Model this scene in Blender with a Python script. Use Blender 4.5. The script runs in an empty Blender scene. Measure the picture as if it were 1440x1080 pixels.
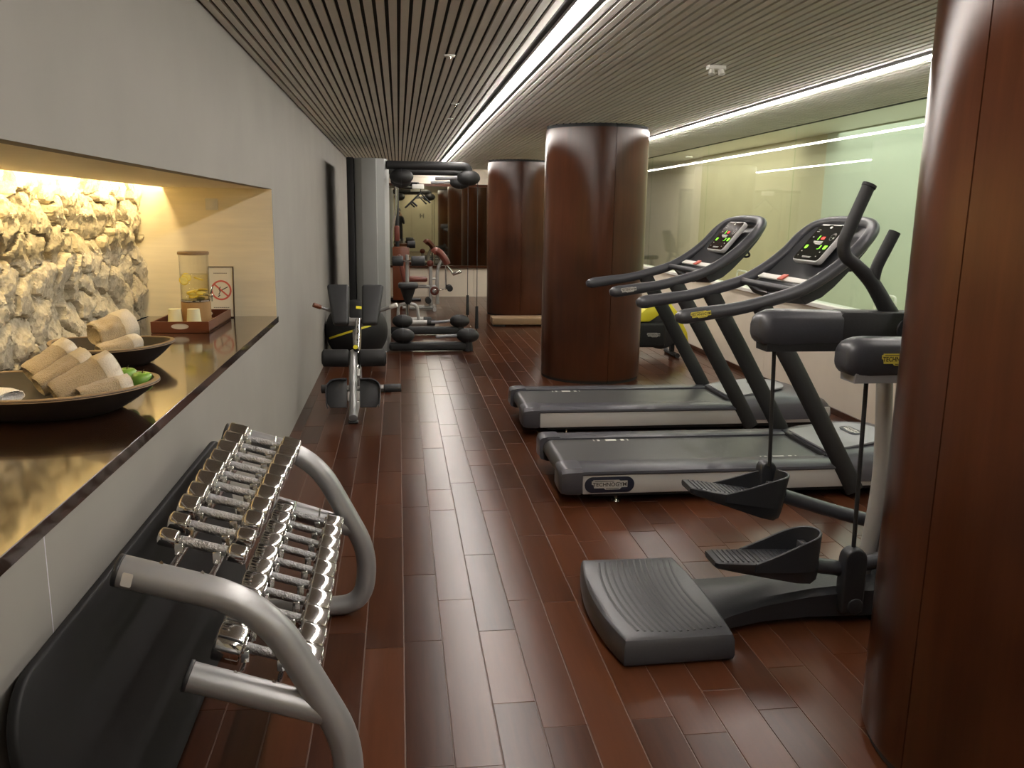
import bpy, bmesh, math, random
import numpy as np
from mathutils import Vector as V, Matrix, Euler, noise
random.seed(7)
PI = math.pi
SC = bpy.context.scene
COL = SC.collection

# ------------------------------------------------------------------ camera
F_PX = 1180.0
CAM_H = 1.60
cam_d = bpy.data.cameras.new('camera'); cam = bpy.data.objects.new('camera', cam_d); COL.objects.link(cam)
cam_d.sensor_width = 36.0; cam_d.lens = F_PX/1440*36.0; cam_d.clip_start = 0.05; cam_d.clip_end = 100
def _camrot():
    d = V(((560-720)/F_PX, -(299-540)/F_PX, -1.0))
    a = -90/F_PX; b = (-1-d.x*a)/d.y
    up = -V((a, b, -1.0)).normalized(); y = d.normalized(); x = y.cross(up)
    return Matrix((x, y, up))          # rows: the room's axes seen by the camera
cam.matrix_world = Matrix.Translation((0, 0, CAM_H)) @ _camrot().to_4x4()
SC.camera = cam

# ------------------------------------------------------------------ view, world
SC.view_settings.view_transform = 'Standard'; SC.view_settings.look = 'None'
SC.view_settings.gamma = 1.0; SC.view_settings.exposure = 0.45; SC.view_settings.use_curve_mapping = False
w = bpy.data.worlds.new('world'); SC.world = w; w.use_nodes = True
w.node_tree.nodes['Background'].inputs[0].default_value = (0.5, 0.5, 0.5, 1)
w.node_tree.nodes['Background'].inputs[1].default_value = 0.02
SC.cycles.sample_clamp_indirect = 6.0
SC.cycles.caustics_reflective = False; SC.cycles.caustics_refractive = False
SC.cycles.max_bounces = 10; SC.cycles.diffuse_bounces = 5; SC.cycles.glossy_bounces = 5; SC.cycles.transparent_max_bounces = 12

# light strengths
LED_L = 70.0        # the two ceiling strips
COVE_L = 78.0       # warm strip in the wall recess
POOL_W = 62.0      # lamps of the room behind the glass

def area(name, loc, size, sizey, power, col, rot=(0, 0, 0)):
    l = bpy.data.lights.new(name, 'AREA'); l.shape = 'RECTANGLE'; l.size = size; l.size_y = sizey
    l.energy = power; l.color = col
    o = bpy.data.objects.new(name, l); o.location = loc; o.rotation_euler = rot; COL.objects.link(o); return o
area('next_room_light', (4.9, 6.5, 2.68), 1.4, 8.0, POOL_W, (0.97, 1.0, 0.90))
area('next_room_light', (4.9, 14.0, 2.68), 1.2, 5.0, POOL_W*0.75, (1.0, 0.95, 0.80))

# ------------------------------------------------------------------ materials
def _nt(name):
    m = bpy.data.materials.new(name); m.use_nodes = True
    return m, m.node_tree, m.node_tree.nodes['Principled BSDF']
def mat(name, col, rough=0.5, metal=0.0, nscale=0, namt=0.0, bump=0.0, coat=0.0, stretch=(1, 1, 1), rvar=0.0, spec=0.5, sheen=0):
    m, nt, p = _nt(name)
    p.inputs['Base Color'].default_value = (*col, 1); p.inputs['Roughness'].default_value = rough
    p.inputs['Metallic'].default_value = metal; p.inputs['Coat Weight'].default_value = coat
    p.inputs['Coat Roughness'].default_value = 0.12; p.inputs['Specular IOR Level'].default_value = spec
    if sheen: p.inputs['Sheen Weight'].default_value = sheen
    if nscale:
        tc = nt.nodes.new('ShaderNodeTexCoord'); mp = nt.nodes.new('ShaderNodeMapping'); mp.inputs['Scale'].default_value = stretch
        nz = nt.nodes.new('ShaderNodeTexNoise'); nz.inputs['Scale'].default_value = nscale; nz.inputs['Detail'].default_value = 6
        nt.links.new(tc.outputs['Object'], mp.inputs[0]); nt.links.new(mp.outputs[0], nz.inputs['Vector'])
        if namt:
            rp = nt.nodes.new('ShaderNodeMapRange'); rp.inputs[1].default_value = 0.3; rp.inputs[2].default_value = 0.7
            rp.inputs[3].default_value = 1-namt; rp.inputs[4].default_value = 1+namt
            mx = nt.nodes.new('ShaderNodeMix'); mx.data_type = 'RGBA'; mx.blend_type = 'MULTIPLY'; mx.inputs[0].default_value = 1
            mx.inputs[6].default_value = (*col, 1)
            nt.links.new(nz.outputs[0], rp.inputs[0]); nt.links.new(rp.outputs[0], mx.inputs[7]); nt.links.new(mx.outputs[2], p.inputs['Base Color'])
        if rvar:
            r2 = nt.nodes.new('ShaderNodeMapRange'); r2.inputs[1].default_value = 0.3; r2.inputs[2].default_value = 0.7
            r2.inputs[3].default_value = rough-rvar; r2.inputs[4].default_value = rough+rvar
            nt.links.new(nz.outputs[0], r2.inputs[0]); nt.links.new(r2.outputs[0], p.inputs['Roughness'])
        if bump:
            b = nt.nodes.new('ShaderNodeBump'); b.inputs['Strength'].default_value = bump; b.inputs['Distance'].default_value = 0.01
            nt.links.new(nz.outputs[0], b.inputs['Height']); nt.links.new(b.outputs[0], p.inputs['Normal'])
    return m
def emit(name, col, s):
    m, nt, p = _nt(name)
    p.inputs['Base Color'].default_value = (*[min(1, c) for c in col], 1)
    p.inputs['Emission Color'].default_value = (*col, 1); p.inputs['Emission Strength'].default_value = s
    return m
def wood(name, dark, light, rough=0.3, coat=0.3, axis=1, scale=3.0, attr=False, rvar=0.05):
    m, nt, p = _nt(name)
    tc = nt.nodes.new('ShaderNodeTexCoord'); mp = nt.nodes.new('ShaderNodeMapping')
    s = [10.0, 10.0, 10.0]; s[axis] = 0.7; mp.inputs['Scale'].default_value = s
    nz = nt.nodes.new('ShaderNodeTexNoise'); nz.inputs['Scale'].default_value = scale; nz.inputs['Detail'].default_value = 8; nz.inputs['Roughness'].default_value = 0.65
    big = nt.nodes.new('ShaderNodeTexNoise'); big.inputs['Scale'].default_value = 1.3; big.inputs['Detail'].default_value = 3
    nt.links.new(tc.outputs['Object'], mp.inputs[0]); nt.links.new(tc.outputs['Object'], big.inputs['Vector'])
    src = mp.outputs[0]
    add = nt.nodes.new('ShaderNodeMath'); add.operation = 'MULTIPLY_ADD'; add.inputs[1].default_value = 0.55; 
    nt.links.new(nz.outputs[0], add.inputs[0])
    if attr:
        at = nt.nodes.new('ShaderNodeAttribute'); at.attribute_name = 'tone'
        va = nt.nodes.new('ShaderNodeVectorMath'); va.operation = 'MULTIPLY_ADD'; va.inputs[1].default_value = (37, 0, 0)
        nt.links.new(at.outputs['Color'], va.inputs[0]); nt.links.new(mp.outputs[0], va.inputs[2]); nt.links.new(va.outputs[0], nz.inputs['Vector'])
        ml = nt.nodes.new('ShaderNodeMath'); ml.operation = 'MULTIPLY_ADD'; ml.inputs[1].default_value = 0.42; ml.inputs[2].default_value = 0.05
        nt.links.new(at.outputs['Fac'], ml.inputs[0]); nt.links.new(ml.outputs[0], add.inputs[2])
    else:
        nt.links.new(src, nz.inputs['Vector'])
        ml = nt.nodes.new('ShaderNodeMath'); ml.operation = 'MULTIPLY_ADD'; ml.inputs[1].default_value = 0.9; ml.inputs[2].default_value = -0.22
        nt.links.new(big.outputs[0], ml.inputs[0]); nt.links.new(ml.outputs[0], add.inputs[2])
    rp = nt.nodes.new('ShaderNodeValToRGB'); rp.color_ramp.elements[0].position = 0.15; rp.color_ramp.elements[1].position = 0.85
    rp.color_ramp.elements[0].color = (*dark, 1); rp.color_ramp.elements[1].color = (*light, 1)
    nt.links.new(add.outputs[0], rp.inputs[0]); nt.links.new(rp.outputs[0], p.inputs['Base Color'])
    rr = nt.nodes.new('ShaderNodeMapRange'); rr.inputs[1].default_value = 0.3; rr.inputs[2].default_value = 0.7
    rr.inputs[3].default_value = rough-rvar; rr.inputs[4].default_value = rough+rvar
    nt.links.new(big.outputs[0], rr.inputs[0]); nt.links.new(rr.outputs[0], p.inputs['Roughness'])
    p.inputs['Coat Weight'].default_value = coat; p.inputs['Coat Roughness'].default_value = 0.15
    b = nt.nodes.new('ShaderNodeBump'); b.inputs['Strength'].default_value = 0.03; b.inputs['Distance'].default_value = 0.002
    nt.links.new(nz.outputs[0], b.inputs['Height'])
    if not attr: nt.links.new(b.outputs[0], p.inputs['Normal'])
    return m
def lacquer(m, rough, ior):
    """satin varnish: diffuse wood under a short-tailed gloss"""
    nt = m.node_tree; p = nt.nodes['Principled BSDF']; src = p.inputs['Base Color'].links[0].from_socket
    nrm = p.inputs['Normal'].links[0].from_socket if p.inputs['Normal'].links else None
    d = nt.nodes.new('ShaderNodeBsdfDiffuse'); g = nt.nodes.new('ShaderNodeBsdfAnisotropic'); g.distribution = 'BECKMANN'; g.inputs['Roughness'].default_value = rough
    fr = nt.nodes.new('ShaderNodeFresnel'); fr.inputs[0].default_value = ior; mx = nt.nodes.new('ShaderNodeMixShader')
    nt.links.new(src, d.inputs[0]); nt.links.new(fr.outputs[0], mx.inputs[0]); nt.links.new(d.outputs[0], mx.inputs[1]); nt.links.new(g.outputs[0], mx.inputs[2])
    if nrm is not None:
        for n in (d, g): nt.links.new(nrm, n.inputs['Normal'])
    nt.links.new(mx.outputs[0], nt.nodes['Material Output'].inputs['Surface']); nt.nodes.remove(p)
def glass_mat(name, tint=(0.93, 0.97, 0.93), ior=1.5, gain=1.3):
    m = bpy.data.materials.new(name); m.use_nodes = True; nt = m.node_tree; nt.nodes.clear()
    o = nt.nodes.new('ShaderNodeOutputMaterial'); mx = nt.nodes.new('ShaderNodeMixShader'); t = nt.nodes.new('ShaderNodeBsdfTransparent')
    g = nt.nodes.new('ShaderNodeBsdfGlossy'); fr = nt.nodes.new('ShaderNodeFresnel'); fr.inputs[0].default_value = ior
    mu = nt.nodes.new('ShaderNodeMath'); mu.operation = 'MULTIPLY'; mu.inputs[1].default_value = gain; mu.use_clamp = True
    ge = nt.nodes.new('ShaderNodeNewGeometry'); mr = nt.nodes.new('ShaderNodeMapRange'); mr.inputs[3].default_value = ior; mr.inputs[4].default_value = 1/ior
    nt.links.new(ge.outputs['Backfacing'], mr.inputs[0]); nt.links.new(mr.outputs[0], fr.inputs[0])
    t.inputs[0].default_value = (*tint, 1); g.inputs['Roughness'].default_value = 0.01
    nt.links.new(fr.outputs[0], mu.inputs[0]); nt.links.new(mu.outputs[0], mx.inputs[0]); nt.links.new(t.outputs[0], mx.inputs[1]); nt.links.new(g.outputs[0], mx.inputs[2]); nt.links.new(mx.outputs[0], o.inputs[0])
    return m

M = {}
M['floor'] = wood('mahogany floor', (0.020, 0.0062, 0.0035), (0.100, 0.034, 0.0150), rough=0.278, coat=0.0, axis=1, attr=True, rvar=0.0)
lacquer(M['floor'], 0.276, 1.48)
M['seam'] = mat('worn plank edge', (0.13, 0.085, 0.062), 0.5)
M['column'] = wood('mahogany veneer', (0.014, 0.0048, 0.0028), (0.080, 0.026, 0.0105), rough=0.285, coat=0.0, axis=2, scale=2.0, rvar=0.0)
lacquer(M['column'], 0.277, 1.42)
M['black'] = mat('black void', (0.006, 0.006, 0.006), 0.8)
M['plaster'] = mat('grey plaster', (0.285, 0.27, 0.243), 0.75, nscale=2.2, namt=0.05, bump=0.04)
M['cream'] = mat('cream panel', (0.72, 0.64, 0.53), 0.45, nscale=4, namt=0.03)
M['nichewood'] = mat('bleached wood panel', (0.78, 0.70, 0.52), 0.45, nscale=6, namt=0.05, stretch=(0.5, 6, 6))
M['slat'] = mat('ceiling slat', (0.82, 0.80, 0.74), 0.6, nscale=3, namt=0.05)
M['stone'] = mat('split limestone', (0.50, 0.44, 0.32), 0.9, nscale=45, namt=0.18, bump=0.9)
M['counter'] = wood('dark counter wood', (0.012, 0.006, 0.004), (0.040, 0.017, 0.009), rough=0.07, coat=0.6, axis=1, rvar=0.01)
M['white'] = mat('white paint', (0.75, 0.73, 0.68), 0.4)
M['glass'] = glass_mat('window glass', gain=0.75)
M['green'] = mat('pale green wall', (0.52, 0.57, 0.47), 0.6, nscale=1.2, namt=0.03)
M['tan'] = mat('tan wall panel', (0.52, 0.47, 0.32), 0.6, nscale=2, namt=0.04)
M['led'] = emit('white strip light', (1.0, 0.93, 0.86), LED_L)
M['ledside'] = mat('strip channel', (0.62, 0.60, 0.66), 0.35)
M['cove'] = emit('warm strip light', (1.0, 0.77, 0.40), COVE_L)
m, nt, p = _nt('dark mirror'); p.inputs['Base Color'].default_value = (0.50, 0.485, 0.385, 1); p.inputs['Metallic'].default_value = 1; p.inputs['Roughness'].default_value = 0.02; M['mirror'] = m

# ------------------------------------------------------------------ mesh helper
WORLD = {}
class MB:
    """collects shapes in room coordinates; build() links them as ONE mesh object"""
    def __init__(s): s.bm = bmesh.new()
    def _merge(s, t, mtx=None):
        if mtx is not None: t.transform(mtx)
        me = bpy.data.meshes.new('t'); t.to_mesh(me); t.free(); s.bm.from_mesh(me); bpy.data.meshes.remove(me); return s
    def box(s, c, size, rot=None, bev=0.0, seg=2):
        t = bmesh.new(); bmesh.ops.create_cube(t, size=1.0); t.transform(Matrix.Diagonal((*size, 1)))
        if bev: bmesh.ops.bevel(t, geom=t.edges[:], offset=min(bev, min(size)*0.49), segments=seg, profile=0.5, affect='EDGES')
        R = Matrix.Identity(4) if rot is None else (rot.to_4x4() if isinstance(rot, Matrix) else Euler(rot).to_matrix().to_4x4())
        return s._merge(t, Matrix.Translation(c) @ R)
    def bx(s, x0, x1, y0, y1, z0, z1, bev=0.0, seg=2):
        return s.box(((x0+x1)/2, (y0+y1)/2, (z0+z1)/2), (abs(x1-x0), abs(y1-y0), abs(z1-z0)), None, bev, seg)
    def cyl(s, p0, p1, r0, r1=None, seg=24, bev=0.0):
        p0, p1 = V(p0), V(p1); r1 = r0 if r1 is None else r1; d = p1-p0
        t = bmesh.new(); bmesh.ops.create_cone(t, cap_ends=True, segments=seg, radius1=r0, radius2=r1, depth=d.length)
        if bev:
            es = [e for e in t.edges if abs(e.verts[0].co.z-e.verts[1].co.z) < 1e-6]
            bmesh.ops.bevel(t, geom=es, offset=bev, segments=3, profile=0.5, affect='EDGES')
        return s._merge(t, Matrix.Translation((p0+p1)/2) @ d.to_track_quat('Z', 'Y').to_matrix().to_4x4())
    def sph(s, c, r, seg=24, rot=None):
        r = r if hasattr(r, '__len__') else (r, r, r)
        t = bmesh.new(); bmesh.ops.create_uvsphere(t, u_segments=seg, v_segments=seg//2, radius=1.0); t.transform(Matrix.Diagonal((*r, 1)))
        R = Matrix.Identity(4) if rot is None else Euler(rot).to_matrix().to_4x4()
        return s._merge(t, Matrix.Translation(c) @ R)
    def rings(s, rings, cap=True, closed=False):
        t = s.bm; vs = [[t.verts.new(p) for p in r] for r in rings]; n = len(rings[0]); k = len(vs)
        for i in range(k if closed else k-1):
            a, b = vs[i], vs[(i+1) % k]
            for j in range(n): t.faces.new((a[j], a[(j+1) % n], b[(j+1) % n], b[j]))
        if cap and not closed: t.faces.new(list(reversed(vs[0]))); t.faces.new(vs[-1])
        return s
    def tube(s, pts, r, seg=14, closed=False, rr=None, up=None, bulge=None):
        """swept round (or rr=(a,b) oval) section; r may be a list"""
        pts = [V(p) for p in pts]; n = len(pts); out = []; nrm = None
        for i, p in enumerate(pts):
            a = pts[i-1] if (i > 0 or closed) else p; b = pts[(i+1) % n] if (i < n-1 or closed) else p
            t = (b-a).normalized()
            if up is not None: nrm = (V(up)-t*t.dot(V(up))).normalized()
            elif nrm is None:
                q = V((0, 0, 1)) if abs(t.z) < 0.9 else V((1, 0, 0)); nrm = (q-t*t.dot(q)).normalized()
            else: nrm = (nrm-t*t.dot(nrm)).normalized()
            bi = t.cross(nrm); ri = r[i] if isinstance(r, (list, tuple)) else r
            ra, rb = (ri, ri) if rr is None else (ri*rr[0], ri*rr[1])
            out.append([p+nrm*(ra*math.cos(2*PI*k/seg))+bi*(rb*math.sin(2*PI*k/seg)) for k in range(seg)])
        return s.rings(out, True, closed)
    def lathe(s, prof, c, seg=40, mtx=None):
        """profile [(r,z)] around z, closed when the first and last radius are 0"""
        out = []
        for r, z in prof:
            r = max(r, 1e-4); out.append([V((r*math.cos(2*PI*k/seg), r*math.sin(2*PI*k/seg), z)) for k in range(seg)])
        t = MB().rings(out, True).bm
        return s._merge(t, Matrix.Translation(c) @ (Matrix.Identity(4) if mtx is None else mtx))
    def prism(s, poly, mtx, depth, bev=0.0, seg=2):
        """polygon in local xy, extruded along local z from 0 to depth"""
        t = bmesh.new(); f = t.faces.new([t.verts.new((x, y, 0)) for x, y in poly])
        r = bmesh.ops.extrude_face_region(t, geom=[f]); vs = [g for g in r['geom'] if isinstance(g, bmesh.types.BMVert)]
        bmesh.ops.translate(t, verts=vs, vec=(0, 0, depth)); bmesh.ops.recalc_face_normals(t, faces=t.faces[:])
        if bev:
            es = [e for e in t.edges if e.calc_face_angle(0) > 0.5]
            bmesh.ops.bevel(t, geom=es, offset=bev, segments=seg, profile=0.5, affect='EDGES')
        return s._merge(t, mtx)
    def text(s, txt, size, mtx, depth=0.0008, align='CENTER', sx=1.0):
        c = bpy.data.curves.new('t', 'FONT'); c.body = txt; c.size = size; c.extrude = depth; c.align_x = align; c.align_y = 'CENTER'; c.resolution_u = 3; c.offset = size*0.012
        o = bpy.data.objects.new('t', c); COL.objects.link(o); bpy.context.view_layer.update()
        me = bpy.data.meshes.new_from_object(o.evaluated_get(bpy.context.evaluated_depsgraph_get()))
        t = bmesh.new(); t.from_mesh(me); bpy.data.objects.remove(o); bpy.data.curves.remove(c); bpy.data.meshes.remove(me)
        return s._merge(t, mtx @ Matrix.Diagonal((sx, 1, 1, 1)))
    def build(s, name, m, parent=None, ang=38, sub=0):
        bm = s.bm; bmesh.ops.recalc_face_normals(bm, faces=bm.faces[:])
        if parent is not None: bm.transform(WORLD.get(parent.name, Matrix.Identity(4)).inverted())
        me = bpy.data.meshes.new(name); bm.to_mesh(me); bm.free()
        for f in me.polygons: f.use_smooth = True
        me.set_sharp_from_angle(angle=math.radians(ang))
        o = bpy.data.objects.new(name, me); COL.objects.link(o)
        me.materials.append(M[m] if isinstance(m, str) else m)
        if parent is not None: o.parent = parent; WORLD[o.name] = WORLD.get(parent.name, Matrix.Identity(4))
        if sub:
            md = o.modifiers.new('s', 'SUBSURF'); md.levels = sub; md.render_levels = sub
        return o
def thing(name, label, cat, loc=(0, 0, 0), rot=(0, 0, 0), group=None):
    o = bpy.data.objects.new(name, None); COL.objects.link(o); o.location = loc; o.rotation_euler = rot; o.empty_display_size = 0.1
    o['label'] = label; o['category'] = cat
    if group: o['group'] = group
    WORLD[o.name] = Matrix.Translation(loc) @ Euler(rot).to_matrix().to_4x4()
    return o
def tag(o, label, cat, group=None):
    o['label'] = label; o['category'] = cat
    if group: o['group'] = group
    return o
def struct(o): o['kind'] = 'structure'; return o
def dup(o, parent=None):
    c = o.copy(); COL.objects.link(c)
    if parent is not None: c.parent = parent
    for ch in list(o.children): dup(ch, c)
    return c
def frame(o, ex, ey):
    """matrix with local x,y along ex, ey and z along ex x ey, at o"""
    ex = V(ex).normalized(); ez = ex.cross(V(ey)).normalized(); ey = ez.cross(ex)
    m = Matrix((ex, ey, ez)).transposed().to_4x4(); m.translation = V(o); return m
def smooth_path(pts, n=6):
    """Catmull-Rom through pts"""
    pts = [V(p) for p in pts]; P = [pts[0]*2-pts[1]]+pts+[pts[-1]*2-pts[-2]]; out = []
    for i in range(1, len(P)-2):
        a, b, c, d = P[i-1:i+3]
        for k in range(n):
            t = k/n; out.append(0.5*((2*b)+(c-a)*t+(2*a-5*b+4*c-d)*t*t+(3*b-a-3*c+d)*t**3))
    out.append(pts[-1]); return out
def fillet(pts, r, n=6):
    """polyline with rounded corners"""
    pts = [V(p) for p in pts]; out = [pts[0]]
    for i in range(1, len(pts)-1):
        p = pts[i]; a = (pts[i-1]-p); b = (pts[i+1]-p); ri = r[i-1] if isinstance(r, (list, tuple)) else r
        ri = min(ri, a.length*0.48, b.length*0.48); s0 = p+a.normalized()*ri; s1 = p+b.normalized()*ri
        for k in range(n+1):
            t = k/n; out.append(s0*(1-t)**2+p*2*t*(1-t)+s1*t*t)
    out.append(pts[-1]); return out
def rrect(w, h, r, n=5):
    out = []
    for cx, cy, a0 in ((w/2-r, h/2-r, 0), (-w/2+r, h/2-r, 90), (-w/2+r, -h/2+r, 180), (w/2-r, -h/2+r, 270)):
        for k in range(n+1):
            a = math.radians(a0+90*k/n); out.append((cx+r*math.cos(a), cy+r*math.sin(a)))
    return out

# ------------------------------------------------------------------ room shell
XL, XR, Y0, Y1, ZC = -0.80, 3.60, -3.0, 16.5, 2.43
NY0, NY1, NZ0, NZ1 = 0.4, 5.66, 0.92, 1.735      # wall recess

# floor: every plank slightly apart, tone varies board to board
fl = MB(); bm = fl.bm; tones = []
PW = 0.145; k0 = math.floor((XL-0.148)/PW); k1 = math.ceil((XR-0.148)/PW)
rf = random.Random(11); lay = None
for k in range(k0, k1):
    xa = max(XL-0.1, 0.148+k*PW)+0.0010; xb = min(XR+0.02, 0.148+(k+1)*PW)-0.0010
    if xb <= xa: continue
    y = Y0-rf.random()*0.8
    while y < Y1:
        L = rf.choice((0.35, 0.5, 0.6, 0.75, 0.9, 1.1)); ye = min(y+L, Y1+0.02); t = rf.random()
        tx, ty = rf.uniform(-1, 1)*0.00028, rf.uniform(-1, 1)*0.00022
        e = 0.002; ya, yb = y+0.0008, ye-0.0008
        top = [bm.verts.new((X, Y, tx*sx+ty*sy)) for X, Y, sx, sy in ((xa+e, ya+e, -1, -1), (xb-e, ya+e, 1, -1), (xb-e, yb-e, 1, 1), (xa+e, yb-e, -1, 1))]
        bot = [bm.verts.new((X, Y, -0.003)) for X, Y in ((xa, ya), (xb, ya), (xb, yb), (xa, yb))]
        fs = [bm.faces.new(top)]+[bm.faces.new((bot[i], bot[(i+1) % 4], top[(i+1) % 4], top[i])) for i in range(4)]
        tones += [t]*len(fs); y = ye
me = bpy.data.meshes.new('floor'); bm.to_mesh(me); bm.free()
ca = me.color_attributes.new('tone', 'FLOAT_COLOR', 'CORNER')
for f in me.polygons:
    for li in f.loop_indices: ca.data[li].color = (tones[f.index],)*3+(1,)
me.materials.append(M['floor']); fo = bpy.data.objects.new('floor', me); COL.objects.link(fo); struct(fo)
MB2 = MB(); MB2.bx(XL-0.1, XR+0.02, Y0, Y1+0.1, -0.08, -0.0022); sb = MB2.build('floor_underlay', 'seam'); struct(sb)

# ceiling: slats, dark void above
c = MB(); n = 0; x = XL+0.012
while x < XR-0.02:
    if not (0.675 < x+0.015 < 0.80 or 2.660 < x+0.015 < 2.73): c.bx(x, min(x+0.0345, XR), Y0, Y1, ZC, ZC+0.013)
    x += 0.0505
struct(c.build('ceiling', 'slat'))
c = MB(); c.bx(XL-0.1, XR+0.1, Y0-0.1, Y1+0.1, ZC+0.0125, ZC+0.06); struct(c.build('ceiling_void', 'black'))
# left wall with the recess
c = MB()
c.bx(XL-0.12, XL, Y0, NY0, 0, 2.48); c.bx(XL-0.12, XL, NY0, NY1, 0, NZ0-0.04); c.bx(XL-0.06, XL, NY0, NY1, NZ1, 2.48)
c.bx(XL-0.12, XL, NY1, Y1+0.1, 0, 2.48)
struct(c.build('wall_left', 'plaster'))
c = MB(); c.bx(XL-0.0005, XL+0.0006, 1.905, 1.909, 0.0, NZ0-0.045); struct(c.build('trim_1', 'ledside'))
c = MB(); c.bx(-1.80, XL-0.0015, NY1-0.006, NY1+0.004, NZ0, NZ1); c.bx(-1.80, -1.45, NY1-0.006, NY1+0.004, NZ1, 2.1); struct(c.build('wall_recess_end', 'nichewood'))
c = MB(); c.bx(-1.80, XL-0.02, NY0-0.08, NY0, NZ0-0.1, 2.2); struct(c.build('wall_recess_near', 'nichewood'))
c = MB(); c.bx(-1.44, XL-0.055, NY0, NY1, NZ1, NZ1+0.03); c.bx(-1.47, -1.44, NY0, NY1, NZ1, NZ1+0.16)
c.bx(-1.9, -1.42, NY0, NY1, 2.05, 2.1); struct(c.build('ceiling_recess', 'nichewood'))
# counter top
c = MB(); c.bx(-1.60, XL+0.012, NY0+0.002, NY1-0.008, NZ0-0.039, NZ0, 0.002, 1)
tag(c.build('countertop', 'counter'), 'long glossy dark wood counter set into the left wall recess', 'countertop')

# split stone wall at the back of the recess
def stone_wall(y0, y1, z0, z1, xb, step):
    rs = np.random.RandomState(5); ny = int((y1-y0)/step)+1; nz = int((z1-z0)/step)+1
    Y, Z = np.meshgrid(np.linspace(y0, y1, ny), np.linspace(z0, z1, nz), indexing='ij')
    seeds = []
    zz = z0-0.12; row = 0
    while zz < z1+0.15:
        hgt = rs.uniform(0.13, 0.21); yy = y0-0.3+rs.uniform(0, 0.15)
        while yy < y1+0.3:
            wd = rs.uniform(0.12, 0.27); seeds.append((yy+wd/2, zz+hgt/2+rs.uniform(-0.07, 0.07))); yy += wd
        zz += hgt
    S = np.array(seeds); n = len(S)
    base = rs.uniform(0.0, 0.020, n); ty = rs.uniform(-0.35, 0.35, n); tz = rs.uniform(-0.42, 0.30, n)
    wy = Y.ravel()+0.012*np.sin(Z.ravel()*31+1.3)+0.008*np.sin(Z.ravel()*73); wz = Z.ravel()+0.010*np.sin(Y.ravel()*27)+0.006*np.sin(Y.ravel()*69+2)
    d1 = np.full(wy.shape, 9.0); d2 = np.full(wy.shape, 9.0); i1 = np.zeros(wy.shape, int)
    for i, (a, b) in enumerate(S):
        d = np.hypot((wy-a)*1.0, (wz-b)*1.0)
        nb = d < d1; d2 = np.where(nb, d1, np.minimum(d2, d)); i1 = np.where(nb, i, i1); d1 = np.where(nb, d, d1)
    e = np.clip((d2-d1)/0.011, 0, 1); e = e*e*(3-2*e)
    dy = wy-S[i1, 0]; dz = wz-S[i1, 1]
    # each stone: a hump of a few chiselled planes, rough in vertical strokes
    hgt = np.full(wy.shape, 9.0)
    for k in range(6):
        an = rs.uniform(0, 2*PI, n); g = rs.uniform(0.14, 0.52, n); q = rs.uniform(0.040, 0.060, n)
        hgt = np.minimum(hgt, q[i1]+g[i1]*(np.cos(an)[i1]*dy+np.sin(an)[i1]*dz))
    st = np.array([abs(noise.noise(V((a*52+b*16, b*15+i, 3.1))))+0.6*abs(noise.noise(V((a*110, b*38, i*1.1)))) for a, b, i in zip(wy, wz, i1)])
    lo = np.array([noise.noise(V((a*16, b*12, i*2.3))) for a, b, i in zip(wy, wz, i1)])
    hgt = (base[i1]+hgt+0.017*st+0.005*lo)*e-0.006*(1-e)
    bm = bmesh.new(); vs = [bm.verts.new((xb+h, a, b)) for h, a, b in zip(hgt, Y.ravel(), Z.ravel())]
    for i in range(ny-1):
        for j in range(nz-1): bm.faces.new((vs[i*nz+j], vs[(i+1)*nz+j], vs[(i+1)*nz+j+1], vs[i*nz+j+1]))
    me = bpy.data.meshes.new('wall_recess_stone'); bm.to_mesh(me); bm.free(); me.materials.append(M['stone'])
    for f in me.polygons: f.use_smooth = True
    me.set_sharp_from_angle(angle=math.radians(32))
    o = bpy.data.objects.new('wall_recess_stone', me); COL.objects.link(o); return struct(o)
stone_wall(1.2, NY1, NZ0-0.0, 1.98, -1.655, 0.0085)
c = MB(); c.bx(-1.85, -1.68, NY0, NY1, NZ0-0.1, 2.1); c.bx(-1.66, -1.60, NY0, 1.2, NZ0-0.1, 2.1); struct(c.build('wall_recess_back', 'stone'))
# warm strip inside the cove
t = thing('cove_light', 'warm strip light hidden above the stone wall of the recess', 'strip light', (-1.47, NY0, 1.86))
c = MB()
for i in range(10): c.bx(-1.489, -1.477, NY0+0.1+i*0.515, NY0+0.1+i*0.515+0.51, 1.775, 1.80)
c.build('diffuser', 'cove', t); c = MB(); c.bx(-1.4765, -1.4705, NY0+0.05, NY1-0.05, 1.765, 1.81); c.build('channel', 'white', t)

# right wall: cream panels, sill and glass
SILL = 0.875
c = MB()
for i in range(9): c.bx(XR, XR+0.10, Y0+i*2.17+0.002, Y0+(i+1)*2.17-0.002, 0, SILL)
struct(c.build('wall_right', 'cream'))
c = MB(); c.bx(XR-0.03, XR+0.12, Y0, Y1, SILL-0.025, SILL+0.012, 0.004, 1); struct(c.build('window_sill_trim_2', 'white'))
c = MB(); c.bx(XR-0.015, XR, Y0, Y1, 0, 0.05); struct(c.build('baseboard_right', 'column'))
ys = [Y0, 0.9, 3.1, 5.35, 7.6, 9.84, 12.1, 14.3, Y1]
for i in range(8):
    c = MB(); c.bx(XR+0.03, XR+0.042, ys[i]+0.002, ys[i+1]-0.002, SILL+0.01, ZC+0.06)
    o = c.build('window_%d' % (i+1), 'glass'); struct(o)
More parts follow.
